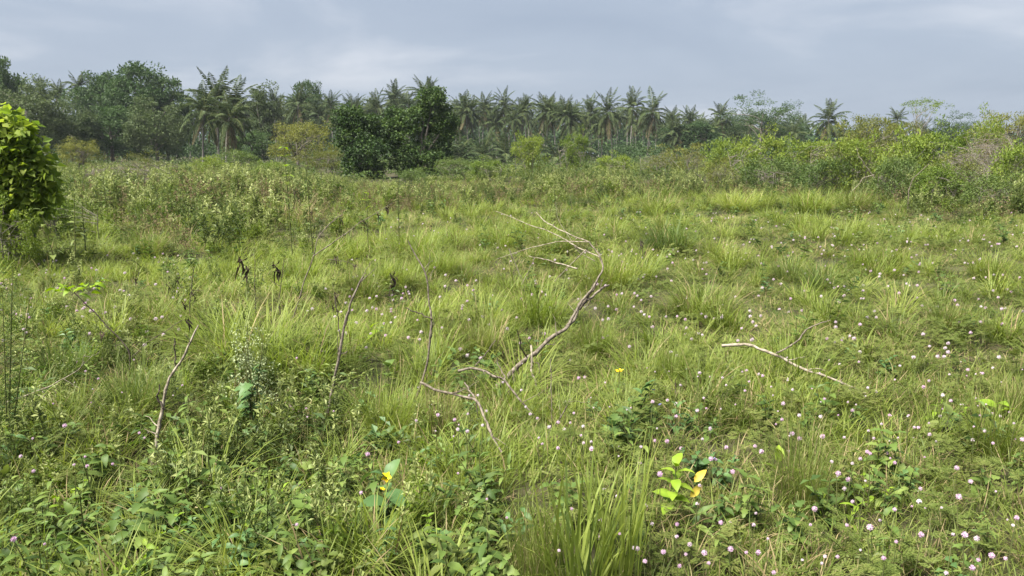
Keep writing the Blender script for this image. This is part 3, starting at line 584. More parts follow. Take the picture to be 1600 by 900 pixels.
def leafy_clump(kind, mat, h, leafL, nn, ns=3):
    mb = MB(); src = LM(kind, mat); n = len(src.vertices); V = np.empty(n * 3, np.float32); src.vertices.foreach_get('co', V); V = V.reshape(-1, 3); F = np.array([p.vertices[:] for p in src.polygons])
    for _ in range(ns):
        a = rng.uniform(0, 6.283); ln = rng.uniform(.05, .6); hh = h * rng.uniform(.6, 1.1); t = np.linspace(0, 1, 5); b = rng.normal(0, .04, 2)
        pts = np.stack([b[0] + np.cos(a) * ln * hh * t ** 1.4, b[1] + np.sin(a) * ln * hh * t ** 1.4, hh * t - .02], -1); mb.tube(pts, np.linspace(.004, .002, 5), 4, 1)
        for k in range(nn):
            f = .25 + .75 * (k + 1) / nn; c = np.array([np.interp(f, t, pts[:, i]) for i in range(3)])
            for q in (0, math.pi):
                M3 = np.array(Matrix.Rotation(k * 1.57 + q + rng.normal(0, .3), 3, 'Z') @ Matrix.Rotation(rng.normal(-.1 + .5 * (1 - f), .25), 3, 'Y') @ Matrix.Rotation(rng.normal(0, .25), 3, 'X'))
                mb.quads(V @ M3.T * leafL * rng.uniform(.6, 1.15) * (1.15 - .4 * f) + c, F, 0)
    return mb.mesh('leafy_clump', [M[mat], M['stem']], True)
lib('leafy', [leafy_clump('ovate', 'herb', .28, .08, 5), leafy_clump('ovate', 'blueleaf', .28, .085, 5), leafy_clump('lobed', 'herb', .26, .085, 5), leafy_clump('ovate', 'mimosa', .3, .06, 6), leafy_clump('lance', 'herb', .32, .09, 6), leafy_clump('heart', 'herb', .16, .06, 3), leafy_clump('lobed', 'mimosa', .2, .05, 6), leafy_clump('ovate', 'brightleaf', .2, .06, 4)])
def build_leafy():
    q = []
    for n, x0, x1, y0, y1 in ((78, -60, 520, 770, 960), (28, 450, 800, 800, 960), (30, -40, 420, 670, 780), (14, 420, 760, 690, 800), (34, 800, 1600, 640, 930), (20, 0, 800, 520, 660)):
        for _ in range(n): g = G(rng.uniform(x0, x1), rng.uniform(y0, y1)); q.append(g)
    q = np.array(q); scatter('broad_leaved_undergrowth', 'mass of oval and lobed leaved weeds filling the lower left foreground', 'weeds', 'leafy', q, rng.uniform(.5, 1.0, len(q)), .2, rng.choice(8, len(q), p=[.22, .06, .10, .17, .20, .04, .11, .10]))
build_leafy()
def build_upright():
    q = np.array([G(rng.uniform(-40, 760), rng.uniform(600, 900)) for _ in range(42)] + [G(rng.uniform(300, 520), rng.uniform(600, 760)) for _ in range(10)] + [G(rng.uniform(0, 500), rng.uniform(420, 600)) for _ in range(40)])
    scatter('upright_small_weeds', 'thin upright small leaved weeds standing among the grass at left', 'weeds', 'weed', q, rng.uniform(.22, .42, len(q)), .1, rng.choice([0, 1, 2, 3, 4], len(q)))
    x, y = wedge(2.0, 4.2, 8); k = topx(x, y) < 800; x, y = x[k], y[k]
    scatter('long_grass_blades', 'long loose grass blades rising between the leafy weeds at lower left', 'grass', 'tuft', np.stack([x, y, gz(x, y)], -1), rng.uniform(.5, .95, len(x)), .2)
build_upright()

# heart leaved bush, left edge
def heart_bush():
    Y = 9.6; g = atY(14, Y); o = thing('heart_leaf_bush', 'bright green bush with large heart shaped leaves at the left frame edge', 'bush', g, 0); s_ = Y / FPX
    cs = []
    for bx, by, rx, ry in ((12,200,30,28),(38,205,16,16),(25,240,38,40),(5,255,40,55),(55,262,20,26),(30,292,36,26),(8,312,36,22),(70,292,14,18),(60,318,18,16)):
        c = np.array([(bx - 28) * s_, 0, ztop(by, Y) - g[2]]); n = int(rx * 3.0); d = rnd_dirs(n, 0.1); cs.append(c + d * np.array([rx, rx, ry]) * s_ * (0.6 + 0.75 * rng.random((n, 1)) ** 1.3))
    C = np.concatenate(cs); front_ = np.argsort(C[:, 1])
    hm = LM('heart', 'heart')
    for k, i in enumerate(front_[:290]):
        p = C[i]; ob('leaf', hm, o, tuple(p), (rng.normal(0, .5), R(25) + rng.normal(0, .45), -math.pi / 2 + math.atan2(0, 1) + (p[0] * 0.9) + rng.normal(0, .9)), rng.uniform(0.036, 0.085))
    mb = MB(); B = C[front_[290:]]; crown_leaves(mb, np.concatenate([B, C * np.array([.7, .7, .93])]), 0.14, 5, 0.11, 0.8, 1, 0.4, 0, 0.5)
    tag(ob('foliage', mb.mesh('bush_foliage', M['heart']), o), None, None, None, 'stuff')
    tr = MB(); u = np.linspace(0, 1, 6)[:, None]
    for _ in range(12): e_ = C[rng.integers(len(C))]; tr.tube(np.array([[rng.normal(0, .08), rng.normal(0, .08), -.05]]) * (1 - u) + e_ * u + np.array([0, 0, .2]) * np.sin(u * 3.14), np.linspace(.02, .005, 6), 4)
    ob('stem', tr.mesh('bush_stem', M['bark'], True), o)
heart_bush()

# ------------------------------------------------------------------ grass tussocks
def tussock_mesh(mats, n=620, rad=0.26, L=0.58, drym=0.06, W_=0.0065):
    return clump(n, rad, L, W_, 0.52, 0.92, mats, drym, 4)
TS = {'lime': [tussock_mesh([M['lime'], M['straw']]) for _ in range(3)], 'deep': [tussock_mesh([M['deep'], M['straw']]) for _ in range(2)], 'grass': [tussock_mesh([M['grass'], M['straw']], drym=.1) for _ in range(2)],
      'straw': [tussock_mesh([M['straw'], M['grass']], 330, drym=.35)], 'tall': [clump(75, 0.24, 0.74, 0.021, 0.34, 0.6, [M['lime'], M['deep']], 0.12, 4)]}
TU = [(652,408,110,'lime','lime grass mound in the middle distance, topped by a bare twig tip'),(612,452,85,'lime','bright tussock just below the mound with the twig tip'),(541,395,70,'lime','small lime tussock beside the forked dead stem'),
 (782,392,85,'lime','lime tussock left of the tangle of dry twigs'),(1046,398,110,'deep','dark green rounded tussock right of the dry twigs'),(838,505,150,'lime','lime tussock behind the thick leaning branch, dark at its base'),
 (1097,497,140,'grass','wide green tussock right of the leaning branch tip'),(395,578,235,'lime','largest lime tussock, behind the plant with pale seed heads'),(465,592,190,'lime','lime tussock beside the straight dead stick'),
 (335,548,150,'lime','lime tussock just right of the pale bent stick tip'),(612,690,120,'lime','near lime tussock below the slim upright stick'),(472,440,85,'lime','lime tussock beside the black dried leaves'),
 (1156,330,95,'lime','far lime tussock in front of the thicket'),(1032,338,85,'grass','far green tussock above the dark rounded one'),(1268,332,90,'lime','far lime tussock below the dark thicket shrubs'),(1330,330,80,'grass','far grass tussock beside the pale bare sticks'),
 (690,432,70,'lime','small tussock right of the mound'),(565,470,70,'grass','green tussock between the two dead sticks'),(1290,458,95,'deep','dark tussock in the flowery right meadow'),(1235,440,75,'deep','smaller dark tussock left of the flowery one'),
 (1250,800,110,'grass','near tussock beside the yellow green seedling'),(1050,605,70,'lime','small lime tussock right of the yellow flower'),(1585,665,90,'grass','tussock cut by the right frame edge'),
 (215,650,130,'deep','dark tussock left of the pale bent stick'),(960,450,110,'lime','lime tussock behind the branch tip'),(1360,420,85,'lime','lime tussock in the far right meadow'),(460,352,95,'straw','straw coloured tussock among the far weeds'),
 (62,500,90,'grass','tussock near the left edge below the weeds'),(905,940,190,'tall','tall bright blades rising at the bottom centre'),(965,925,150,'tall','tall blades right of the bottom centre clump'),(830,940,100,'grass','fine dark blades left of the bottom centre clump'),
 (1480,520,80,'grass','green tussock in the flower field'),(1545,440,85,'lime','lime tussock towards the right edge'),(745,560,70,'grass','low tussock left of the leaning branch'),(930,560,75,'lime','lime tussock right under the leaning branch'),
 (1545,720,110,'lime','near lime tussock in front of the broad leaved weed'),(235,400,75,'grass','grass tussock in front of the far weeds'),(870,395,80,'grass','tussock under the dry twig tangle'),(690,700,70,'straw','reddish straw tuft beside the near lime tussock'),
 (1140,420,80,'lime','lime tussock right of the dark rounded one'),(100,600,100,'deep','dark grassy tussock near the feathery plant')]
for px, py, w, k, lb in TU:
    g = G(px, min(py, 899)) if py < 900 else G(px, py); wid = w / FPX * g[1]; sc = wid / 0.90
    me = TS[k][rng.integers(len(TS[k]))]; o = ob('grass_tussock', me, None, tuple(g - [0, 0, .02]), (0, 0, rng.uniform(0, 6.28)), (sc, sc, min(max(sc, .8), 1.3) * rng.uniform(.95, 1.2)))
    tag(o, lb, 'grass tussock', 'grass tussocks in the meadow')

# ------------------------------------------------------------------ near plants with leaves as parts
def flower_part(parent, p, mat, r, n=5):
    mb = MB(); a = np.arange(n) * 2 * math.pi / n
    d = np.stack([np.cos(a), np.sin(a), 0.5 + 0 * a], -1); mb.leaves(np.tile([0, 0, 0.0], (n, 1)), d, np.tile([0, 0, 1.0], (n, 1)), r, r * 0.95, 0, 0.15, .1)
    return ob('flower', mb.mesh('petals', M[mat]), parent, tuple(p), (R(-25) + rng.normal(0, .3), rng.normal(0, .3), rng.uniform(0, 6)))
def plant(px, py, top, label, lk='ovate', mat='herb', nn=6, leafL=0.09, lean=0.1, opp=True, group=None, extra=None, name='leafy_plant', stemmat='stem', bare=0.15, elev=0.25, az0=None):
    g = G(px, py); h = max(0.08, ztop(top, g[1]) - g[2]); o = thing(name, label, 'plant', g, 0, group)
    t = np.linspace(0, 1, 7); a = rng.uniform(0, 6.28) if az0 is None else az0
    pts = np.stack([np.cos(a) * lean * h * t ** 1.5, np.sin(a) * lean * h * t ** 1.5, h * t - 0.02], -1) + np.cumsum(rng.normal(0, 0.012 * h, (7, 3)), 0) * np.array([1, 1, 0])
    mb = MB(); mb.tube(pts, np.linspace(0.0045, 0.0018, 7), 5); ob('stem', mb.mesh('stem', M[stemmat], True), o)
    me = LM(lk, mat); a0 = rng.uniform(0, 6.28)
    for k in range(nn):
        f = bare + (1 - bare) * (k + 1) / nn; c = np.array([np.interp(f, t, pts[:, i]) for i in range(3)])
        for q in ((0, math.pi) if opp else (0,)):
            az = a0 + k * (1.57 if opp else 2.4) + q + rng.normal(0, .25); L = leafL * rng.uniform(0.7, 1.15) * (1.12 - 0.35 * f)
            ob('leaf', me, o, tuple(c), (rng.normal(0, .2), -elev + 0.45 * (1 - f) + rng.normal(0, .22) - 0.5 * (f > .95), az), L)
    if extra: extra(o, pts)
    return o
BL = [(40,885,845,'ovate','herb',.085),(98,862,800,'ovate','herb',.10),(152,885,850,'ovate','herb',.09),(62,830,790,'ovate','blueleaf',.08),(205,868,815,'ovate','blueleaf',.085),(262,830,770,'ovate','herb',.08),
 (300,790,735,'ovate','herb',.085),(330,735,675,'heart','blueleaf',.085),(132,815,765,'lobed','herb',.11),(205,815,770,'lobed','blueleaf',.11),(345,895,840,'ovate','herb',.08),(395,868,795,'ovate','brightleaf',.075),
 (420,838,785,'ovate','herb',.07),(300,882,840,'lance','herb',.09),(480,872,820,'ovate','herb',.08),(440,893,850,'ovate','brightleaf',.07),(555,872,830,'lance','herb',.08),(250,898,860,'ovate','brightleaf',.075),
 (20,790,740,'lobed','mimosa',.10),(182,770,728,'ovate','herb',.08),(285,850,800,'lobed','herb',.08),(150,700,650,'ovate','herb',.075),(330,810,760,'lance','herb',.09),(230,760,715,'heart','herb',.075),
 (100,720,680,'lance','weed',.09),(500,760,700,'lobed','mimosa',.06),(545,720,690,'ovate','mimosa',.05),(650,870,810,'lance','mimosa',.07),(720,880,830,'lance','weed',.08),(465,700,640,'lobed','weed',.06),
 (740,760,690,'lance','herb',.085),(775,790,715,'lance','herb',.08),(760,720,680,'ovate','herb',.055)]
shape_w = {'ovate':'oval','heart':'heart shaped','lobed':'lobed','lance':'narrow'}; col_w = {'herb':'green','blueleaf':'bluish green','brightleaf':'bright green','mimosa':'dark green','weed':'yellowish green'}
lbl_near = ['in the bottom left corner','beside the two low pink flowers','at the bottom edge near the corner','below the pink flower row','in the dark gap at lower left','below the pale stick foot','right of the pale stick foot','with round pale leaves by the pale stick','under the pink flower row','with cut leaves above the dark gap','at the bottom edge left of centre','left of the arching grass blade','above the small violet flowers','low at the bottom edge beside dry stems','beside the violet flower spikes','brightest at the bottom edge left of centre','below the yellow flower plant','brightest near the bottom left edge','feathery at the left frame edge','between the pink flowers and the stick','in front of the dark gap','above the pink flower row','beneath the pale stick','left of the pale stick foot','at left beside the twig','in the tangle below the fallen stick','under the near lime tussock','below the trifoliate plant','in fine grass at the bottom centre','left of the fallen stick','standing right of the yellow flower plant','tall at the foot of the leaning branch','small beside the forked dead stick']
for (px, py, tp, lk, mt, L), wl in zip(BL, lbl_near):
    plant(px, py, tp, '%s plant with %s leaves %s' % (col_w[mt], shape_w[lk], wl), lk, mt, int(rng.integers(5, 8)), L * 0.85, rng.uniform(.05, .35), group='leafy weeds in the foreground')

def ex_yellow(o, pts):
    for dx_, dz_, rx_ in ((.10, .04, .6), (.085, -.02, 1.2)):
        ob('leaf', LM('ovate', 'yellowleaf'), o, (dx_, -.02, pts[-1][2] * .62 + dz_), (rx_, -.7, .4), .07)['label'] = 'yellow withering leaf'
plant(1040, 822, 722, 'upright bright green plant with oval leaves and two yellow withered leaves', 'broad', 'brightleaf', 7, .095, .05, bare=.3, extra=ex_yellow)
plant(1214, 752, 716, 'yellow green seedling with three broad leaves in the grass', 'broad', 'brightleaf', 2, .13, .05, elev=.5)
plant(1470, 690, 640, 'drooping broad leaved weed with blackened stem in the right meadow', 'broad', 'weed', 5, .13, .2, False, stemmat='darktwig', extra=lambda o, p: ob('dried_leaf', DRY[0], o, (.02, -.02, .1), (0, 0, 0), .09))
plant(1555, 668, 622, 'broad leaved green weed near the right frame edge', 'broad', 'brightleaf', 5, .12, .3, False)
plant(1590, 672, 632, 'green oval leaved weed cut by the right frame edge', 'ovate', 'herb', 4, .09, .3, False)
plant(1000, 668, 612, 'bluish broad leaved plant beneath the yellow flower', 'broad', 'blueleaf', 5, .13, .1, extra=lambda o, p: (flower_part(o, p[-1] + [.06, 0, .02], 'petalb', .016), flower_part(o, p[-1] + [.1, 0, -.06], 'petalb', .014)))
plant(963, 660, 574, 'slender stem carrying a single yellow flower in mid meadow', 'lance', 'herb', 3, .06, .02, extra=lambda o, p: flower_part(o, p[-1], 'petaly', .026))
plant(1045, 676, 630, 'low bluish weed right of the yellow flower plant', 'lobed', 'blueleaf', 4, .08, .2)
plant(607, 830, 745, 'dark stemmed plant with wide leaf trios and yellow flowers', 'broad', 'blueleaf', 4, .13, .12, stemmat='darktwig', extra=lambda o, p: (flower_part(o, p[-1] + [0, 0, .01], 'petaly', .024), flower_part(o, p[-1] + [-.02, 0, -.04], 'petaly', .014), flower_part(o, p[-1] + [.05, 0, -.16], 'petaly', .014)))
plant(1115, 758, 716, 'small plant with tiny blue flower in the right meadow', 'ovate', 'herb', 3, .07, .1, extra=lambda o, p: flower_part(o, p[-1] + [.0, 0, .01], 'petalb', .013))
plant(1140, 615, 565, 'brownish leafy weed left of the fallen branch end', 'lance', 'weed', 5, .08, .1)
plant(1290, 815, 775, 'light green small leaved plant low in the near right grass', 'ovate', 'brightleaf', 4, .06, .3)
plant(1390, 850, 800, 'plant with one pale broad leaf among near pink flowers', 'ovate', 'herb', 3, .09, .2)
plant(1330, 830, 780, 'weed with long pointed pale leaves in the near right meadow', 'lance', 'brightleaf', 4, .09, .2)
plant(1085, 850, 806, 'green weed below the yellow withered leaves', 'lance', 'herb', 3, .10, .3)
plant(580, 545, 508, 'small weed with bright leaves between the two upright sticks', 'ovate', 'brightleaf', 3, .10, .1)
plant(610, 620, 568, 'bright leafy weed right of the straight stick', 'heart', 'herb', 3, .08, .1)
plant(985, 470, 440, 'pale leafy weed behind the leaning branch tip', 'ovate', 'weed', 4, .09, .1)
for i, (px, py, bl) in enumerate([(460, 812, 'beside the near pink flower at lower left'), (505, 835, 'under the dead forked twig'), (230, 805, 'in the dark gap left of the arching blade'), (360, 845, 'by the bright green weed'), (685, 850, 'near the bottom centre grass'), (310, 712, 'beside the round pale leaves')]):
    plant(px, py + 45, py - 8, 'thin spike with tiny violet flowers ' + bl, 'lance', 'herb', 3, .05, .05, group='violet flower spikes', name='violet_flower_spike', extra=lambda o, p: [flower_part(o, p[-1 - k] + rng.normal(0, .006, 3), 'petalb', .013) for k in range(2)])

def seed_plant():
    g = G(395, 705); o = thing('seed_head_plant', 'tall pale green plant with clusters of whitish seed heads before the largest tussock', 'plant', g, 0); H = ztop(508, g[1]) - g[2]
    st = MB(); hd = MB(); t = np.linspace(0, 1, 8)
    for s_ in range(7):
        a = rng.uniform(0, 6.28); ln = rng.uniform(.02, .28); h = H * rng.uniform(.65, 1.0) if s_ else H; pts = np.stack([np.cos(a) * ln * h * t ** 1.3, np.sin(a) * ln * h * t ** 1.3, h * t - .02], -1); st.tube(pts, np.linspace(.005, .0015, 8), 4)
        for k in range(9):
            f = rng.uniform(.45, 1); c = np.array([np.interp(f, t, pts[:, i]) for i in range(3)]); e_ = c + rng.normal(0, .05, 3) + [0, 0, .03]; st.tube(np.stack([c, (c + e_) / 2 + [0, 0, .005], e_]), .001, 3)
            n = 12; p = e_ + rng.normal(0, .016, (n, 3)); hd.leaves(p, rnd_dirs(n, .3), rnd_dirs(n, .4), .011, .009, 0)
        for k in range(6):
            f = rng.uniform(.15, .8); c = np.array([np.interp(f, t, pts[:, i]) for i in range(3)]); ob('leaf', LM('lobed', 'blueleaf'), o, tuple(c), (rng.normal(0, .3), rng.normal(.1, .3), rng.uniform(0, 6.28)), rng.uniform(.05, .09))
    ob('stem', st.mesh('seed_stem', M['stem'], True), o); ob('seed_heads', hd.mesh('seed_heads', M['seed']), o)['kind'] = 'stuff'
    for dx_, z, sc, r_ in ((.10, .62, .085, .2), (.10, .40, .085, -.1), (.08, .22, .10, -.3), (.12, .10, .13, -.5), (-.05, .15, .10, 3.2)):
        ob('leaf', LM('ovate', 'blueleaf'), o, (dx_ * .3, -.05, H * z), (rng.normal(0, .3), rng.normal(0, .2), r_), sc)
seed_plant()

def feathery_plant():
    g = G(12, 720); o = thing('feathery_plant', 'dark greyish feathery plant standing at the left frame edge', 'plant', g, 0); H = ztop(400, g[1]) - g[2]; st = MB(); lf = MB()
    for s_ in range(9):
        a = rng.uniform(0, 6.28); ln = rng.uniform(.05, .3); h = H * rng.uniform(.5, 1); t = np.linspace(0, 1, 8); pts = np.stack([np.cos(a) * ln * h * t, np.sin(a) * ln * h * t, h * t - .02], -1); st.tube(pts, np.linspace(.004, .0015, 8), 4)
        n = 260; f = rng.uniform(.25, 1, n); c = np.stack([np.interp(f, t, pts[:, i]) for i in range(3)], -1) + rng.normal(0, .02, (n, 3)); lf.leaves(c, rnd_dirs(n, .4), rnd_dirs(n, .3), .022, .004, 0)
    ob('stem', st.mesh('feathery_stem', M['stem'], True), o); ob('foliage', lf.mesh('feathery_foliage', M['shrubd']), o)['kind'] = 'stuff'
feathery_plant()

# ------------------------------------------------------------------ dead branches and sticks: (pixel x, pixel y, metres ahead)
def curve(pts, r0, r1, n=26, wob=0.5):
    p = np.array([P(*q) for q in pts]); s_ = np.concatenate([[0], np.cumsum(np.linalg.norm(np.diff(p, axis=0), axis=1))]); u = np.linspace(0, s_[-1], n)
    c = np.stack([np.interp(u, s_, p[:, i]) for i in range(3)], -1)
    for _ in range(2): c[1:-1] = (c[:-2] + 2 * c[1:-1] + c[2:]) / 4
    ph = rng.uniform(0, 6.28, 3); uu = np.linspace(0, 1, n)[:, None]; c += (np.sin(uu * 11 + ph) + .7 * np.sin(uu * 23 + 2 * ph)) * r0 * 0.55 * np.sin(uu * math.pi) + rng.normal(0, r0 * wob * 0.3, c.shape); rad = np.linspace(r0, r1, n) * (1 + 0.10 * rng.normal(size=n)); return c, rad
def S(name, label, main, twigs=(), mat='deadwood', dry=(), fine=4):
    pts, r0, r1 = main; org = P(*pts[0])
    c, rad = curve(pts, r0, r1); mb = MB(); mb.tube(c - org, rad, 8); o = ob(name, mb.mesh(name, M[mat], True), None, tuple(org)); tag(o, label, 'branch', 'dead branches in the meadow')
    for tw in twigs:
        c, rad = curve(tw[0], tw[1], tw[2]); mb = MB(); mb.tube(c - org, rad, 6); ob('twig', mb.mesh('twig', M[tw[3] if len(tw) > 3 else mat], True), o)
    for q in range(fine):
        c, rad = curve(pts, r0, r1); i0 = rng.integers(6, len(c) - 1); L = rng.uniform(.05, .16); d = unit(unit(c[i0] - c[i0 - 2]) * .8 + rng.normal(0, .55, 3)); u = np.linspace(0, 1, 6)[:, None]
        tw_ = c[i0] + d * L * u + rng.normal(0, .006, (6, 3)).cumsum(0) * u; mb = MB(); mb.tube(tw_ - org, np.linspace(min(.0035, rad[i0] * .5), .0009, 6), 5); t_ = ob('twig', mb.mesh('twig', M[mat], True), o)
        for w_ in range(rng.integers(0, 3)): a_ = tw_[rng.integers(2, 5)]; mb = MB(); mb.tube(a_ + unit(d + rng.normal(0, .7, 3)) * rng.uniform(.02, .06) * u[:4] - org, np.linspace(.0015, .0007, 4), 4); ob('twiglet', mb.mesh('twiglet', M[mat], True), t_)
    for (px, py, Y, L) in dry: ob('dried_leaf', DRY[rng.integers(3)], o, tuple(P(px, py, Y) - org), (rng.normal(0, .15), rng.normal(0, .15), rng.uniform(0, 6)), (L * .5, L * .5, L * .62))
    return o
D = lambda px, py: float(G(px, py)[1])
d0 = D(775, 625)
S('leaning_branch', 'thick dead branch leaning up to the right in the meadow centre', ([(770,612,d0),(800,580,d0+.1),(840,550,d0+.2),(880,515,d0+.35),(905,482,d0+.5),(925,462,d0+.6),(952,445,d0+.7)], .018, .007),
  [([(890,505,d0+.38),(905,475,d0+.42),(930,445,d0+.5),(942,425,d0+.55),(938,400,d0+.6),(920,378,d0+.7)], .010, .004), ([(905,482,d0+.5),(925,455,d0+.55),(936,432,d0+.6)], .012, .005, 'darktwig'),
   ([(920,378,d0+.7),(880,362,d0+.9),(850,345,d0+1.1),(838,332,d0+1.2)], .005, .0025,'palewood'), ([(938,402,d0+.6),(900,385,d0+.8),(860,362,d0+1.1),(820,348,d0+1.3),(775,330,d0+1.5)], .005, .002,'palewood'),
   ([(918,378,d0+.7),(870,377,d0+.9),(820,390,d0+1.1),(775,405,d0+1.3)], .0035, .0018,'palewood'), ([(916,390,d0+.7),(890,415,d0+.75),(866,440,d0+.8)], .004, .002,'palewood'), ([(902,420,d0+.8),(870,410,d0+.9),(826,400,d0+1.0)], .006, .0025,'palewood'),
   ([(836,402,d0+1.0),(825,425,d0+1.0),(815,445,d0+1.0)], .0028, .0015,'palewood'), ([(795,388,d0+1.1),(806,415,d0+1.1),(817,438,d0+1.1)], .004, .002,'palewood'), ([(930,408,d0+.6),(905,395,d0+.8),(872,345,d0+1.1),(868,315,d0+1.2)], .0028, .0012,'deadwood'),
   ([(824,560,d0+.15),(815,545,d0+.1),(808,515,d0+.05)], .005, .003, 'darktwig'), ([(830,565,d0+.1),(842,568,d0+.05),(845,600,d0)], .004, .0025, 'darktwig'), ([(830,540,d0+.1),(831,575,d0),(836,600,d0-.05),(845,625,d0-.1)], .008, .005, 'palewood'),
   ([(800,580,d0+.05),(805,598,d0),(790,618,d0-.1),(765,640,d0-.2)], .006, .003, 'darktwig'), ([(790,590,d0+.05),(778,570,d0+.1),(777,560,d0+.1)], .005, .003)], fine=10)
d1 = D(840, 665)
S('fallen_branch', 'slim dead branch crossing under the leaning branch', ([(716,580,d1+.2),(738,574,d1+.2),(760,580,d1+.15),(785,592,d1+.1),(810,622,d1),(834,648,d1-.05)], .008, .005), [([(742,572,d1+.2),(757,555,d1+.3),(774,532,d1+.4)], .004, .0025, 'darktwig')])
d2 = D(785, 712) - .1
S('forked_stick', 'pale forked dead stick lying left of the leaning branch', ([(657,597,d2+.35),(685,612,d2+.3),(715,616,d2+.25),(742,622,d2+.2),(755,648,d2+.1),(768,680,d2),(785,708,d2-.1)], .0065, .0055), [([(742,622,d2+.2),(732,608,d2+.25),(726,598,d2+.3)], .005, .004)], 'deadwood')
d3 = D(238, 735)
S('bent_stick', 'pale bent dead stick standing at the left of the meadow', ([(238,735,d3),(243,690,d3),(252,645,d3+.05),(262,612,d3+.05),(270,578,d3+.1),(290,555,d3+.1),(298,530,d3+.1),(310,508,d3+.15)], .010, .004), [([(258,640,d3),(246,625,d3),(250,600,d3)], .006, .003, 'darktwig'), ([(274,572,d3+.1),(273,545,d3+.1),(273,528,d3+.1)], .004, .003, 'darktwig')], 'palewood', [(292,497,d3+.1,.09)])
d4 = D(508, 668)
S('straight_stick', 'straight grey dead stick leaning slightly right near the largest tussock', ([(505,668,d4),(516,630,d4),(526,580,d4),(530,545,d4),(540,500,d4+.05),(552,462,d4+.05),(568,432,d4+.1)], .010, .005), [([(527,552,d4),(535,553,d4),(543,549,d4)], .004, .002), ([(532,530,d4),(527,490,d4),(524,462,d4)], .0035, .002,'darktwig')])
S('fallen_stick', 'short dark stick on the ground at the foot of the straight stick', ([(446,630,d4+.05),(470,645,d4),(490,657,d4-.03),(512,672,d4-.05)], .009, .007), (), 'darktwig')
d5 = D(652, 625)
S('slim_stick', 'slim upright dead stick with a short side twig left of centre', ([(648,628,d5),(662,590,d5),(671,545,d5),(675,500,d5),(670,450,d5+.05),(664,425,d5+.05),(650,400,d5+.1),(637,376,d5+.1)], .008, .004), [([(675,498,d5),(655,490,d5),(634,481,d5)], .005, .003, 'darktwig'), ([(664,430,d5),(670,415,d5),(672,395,d5)], .002, .001)])
d6 = D(455, 505)
S('forked_dead_weed', 'forked dead stem with hanging black dried leaves behind the sticks', ([(455,505,d6),(470,460,d6),(482,420,d6),(492,395,d6),(495,370,d6),(520,345,d6+.1),(535,335,d6+.1)], .006, .003), [([(490,400,d6),(530,372,d6),(560,350,d6+.1),(600,325,d6+.2),(612,318,d6+.2)], .005, .002), ([(510,405,d6),(540,408,d6),(560,418,d6)], .003, .002)], 'deadwood', [(523,398,d6,.14),(534,338,d6+.1,.14),(570,343,d6+.1,.12),(590,330,d6+.15,.13),(606,322,d6+.2,.13),(545,404,d6,.1),(556,412,d6,.1)])
d7 = D(1240, 590) - .38
S('lichen_branch', 'long pale fallen branch with a raised twig in the right meadow', ([(1128,540,d7+.35),(1165,537,d7+.3),(1200,550,d7+.15),(1225,562,d7+.1),(1260,577,d7),(1300,592,d7-.1),(1352,614,d7-.2)], .010, .006), [([(1213,552,d7+.1),(1245,535,d7+.1),(1262,512,d7+.1),(1298,500,d7+.1)], .006, .003, 'deadwood')], 'palewood')
d8 = D(858, 690)
S('thin_forked_twig', 'thin pale twig forking upward in the near centre grass', ([(835,750,d8-.4),(850,705,d8-.2),(858,672,d8),(875,655,d8),(892,622,d8)], .005, .003), [([(862,668,d8),(862,620,d8),(860,560,d8+.05)], .0025, .0015)])
d9 = D(20, 640) - .35
S('arching_twig', 'thin arching dead twig low at the left edge', ([(0,632,d9),(50,615,d9),(100,592,d9),(128,575,d9),(132,565,d9)], .004, .002), [([(100,592,d9),(112,600,d9),(125,607,d9)], .002, .001)], 'palewood')
d10 = D(200, 600)
S('thin_dark_stem', 'thin dark leaning stem topped by lime leaves at left', ([(202,585,d10),(204,550,d10),(180,522,d10),(150,490,d10),(128,470,d10),(108,448,d10)], .005, .003), [([(204,560,d10),(230,535,d10),(262,515,d10),(285,500,d10)], .003, .002)], 'darktwig', [(160,516,d10,.11),(138,500,d10,.05)])
tp_ = P(112, 449, d10)
o_ = thing('lime_leaf_sprig', 'sprig of lime leaves at the tip of the thin dark leaning stem', 'plant', tp_, 0)
for k in range(22): ob('leaf', LM('ovate', 'brightleaf'), o_, (rng.uniform(-.11, .16), rng.normal(0, .06), rng.normal(0, .018)), (rng.normal(0, .35), rng.normal(.1, .25), rng.uniform(0, 6.28)), rng.uniform(.05, .085))
def dry_weed(px, py, top, label, leaves_, fresh=(), name='withered_weed'):
    Y = D(px, py); g = G(px, py); S(name, label, ([(px, py, Y), (px - 4, (py + top) / 2, Y), (px + rng.uniform(-6, 6), top, Y)], .005, .0025), (), 'darktwig', [(a, b, Y, c) for a, b, c in leaves_])
dry_weed(402, 520, 405, 'withered weed stem with large black curled leaves by the lime tussock', [(381, 400, .28), (386, 415, .2)])
dry_weed(440, 520, 405, 'second withered stem with black leaves right of the first', [(431, 407, .26), (434, 420, .16)])
dry_weed(300, 540, 420, 'withered weed with black curled leaves and a yellow leaf at left', [(262, 440, .14), (278, 430, .12), (293, 495, .18), (303, 455, .14), (288, 470, .13)])
dry_weed(612, 485, 425, 'small withered black stalk in the bright tussock', [(613, 425, .22), (614, 440, .16)])
dry_weed(1004, 420, 370, 'blackened seed stalk left of the dark rounded tussock', [(1003, 375, .22), (1006, 390, .22)])
dry_weed(528, 500, 455, 'blackened stem beside the straight stick top', [(526, 455, .2), (524, 475, .22)])
dry_weed(215, 460, 425, 'small withered weed with a black leaf at left', [(210, 432, .14)])
dry_weed(895, 345, 270, 'thin bare upright stalk in the middle distance weeds', [])
dry_weed(823, 470, 430, 'short dark stub standing in the lime tussock', [])
dry_weed(1060, 640, 597, 'dark short twig beside the yellow flower', [])
Yp = 19.0
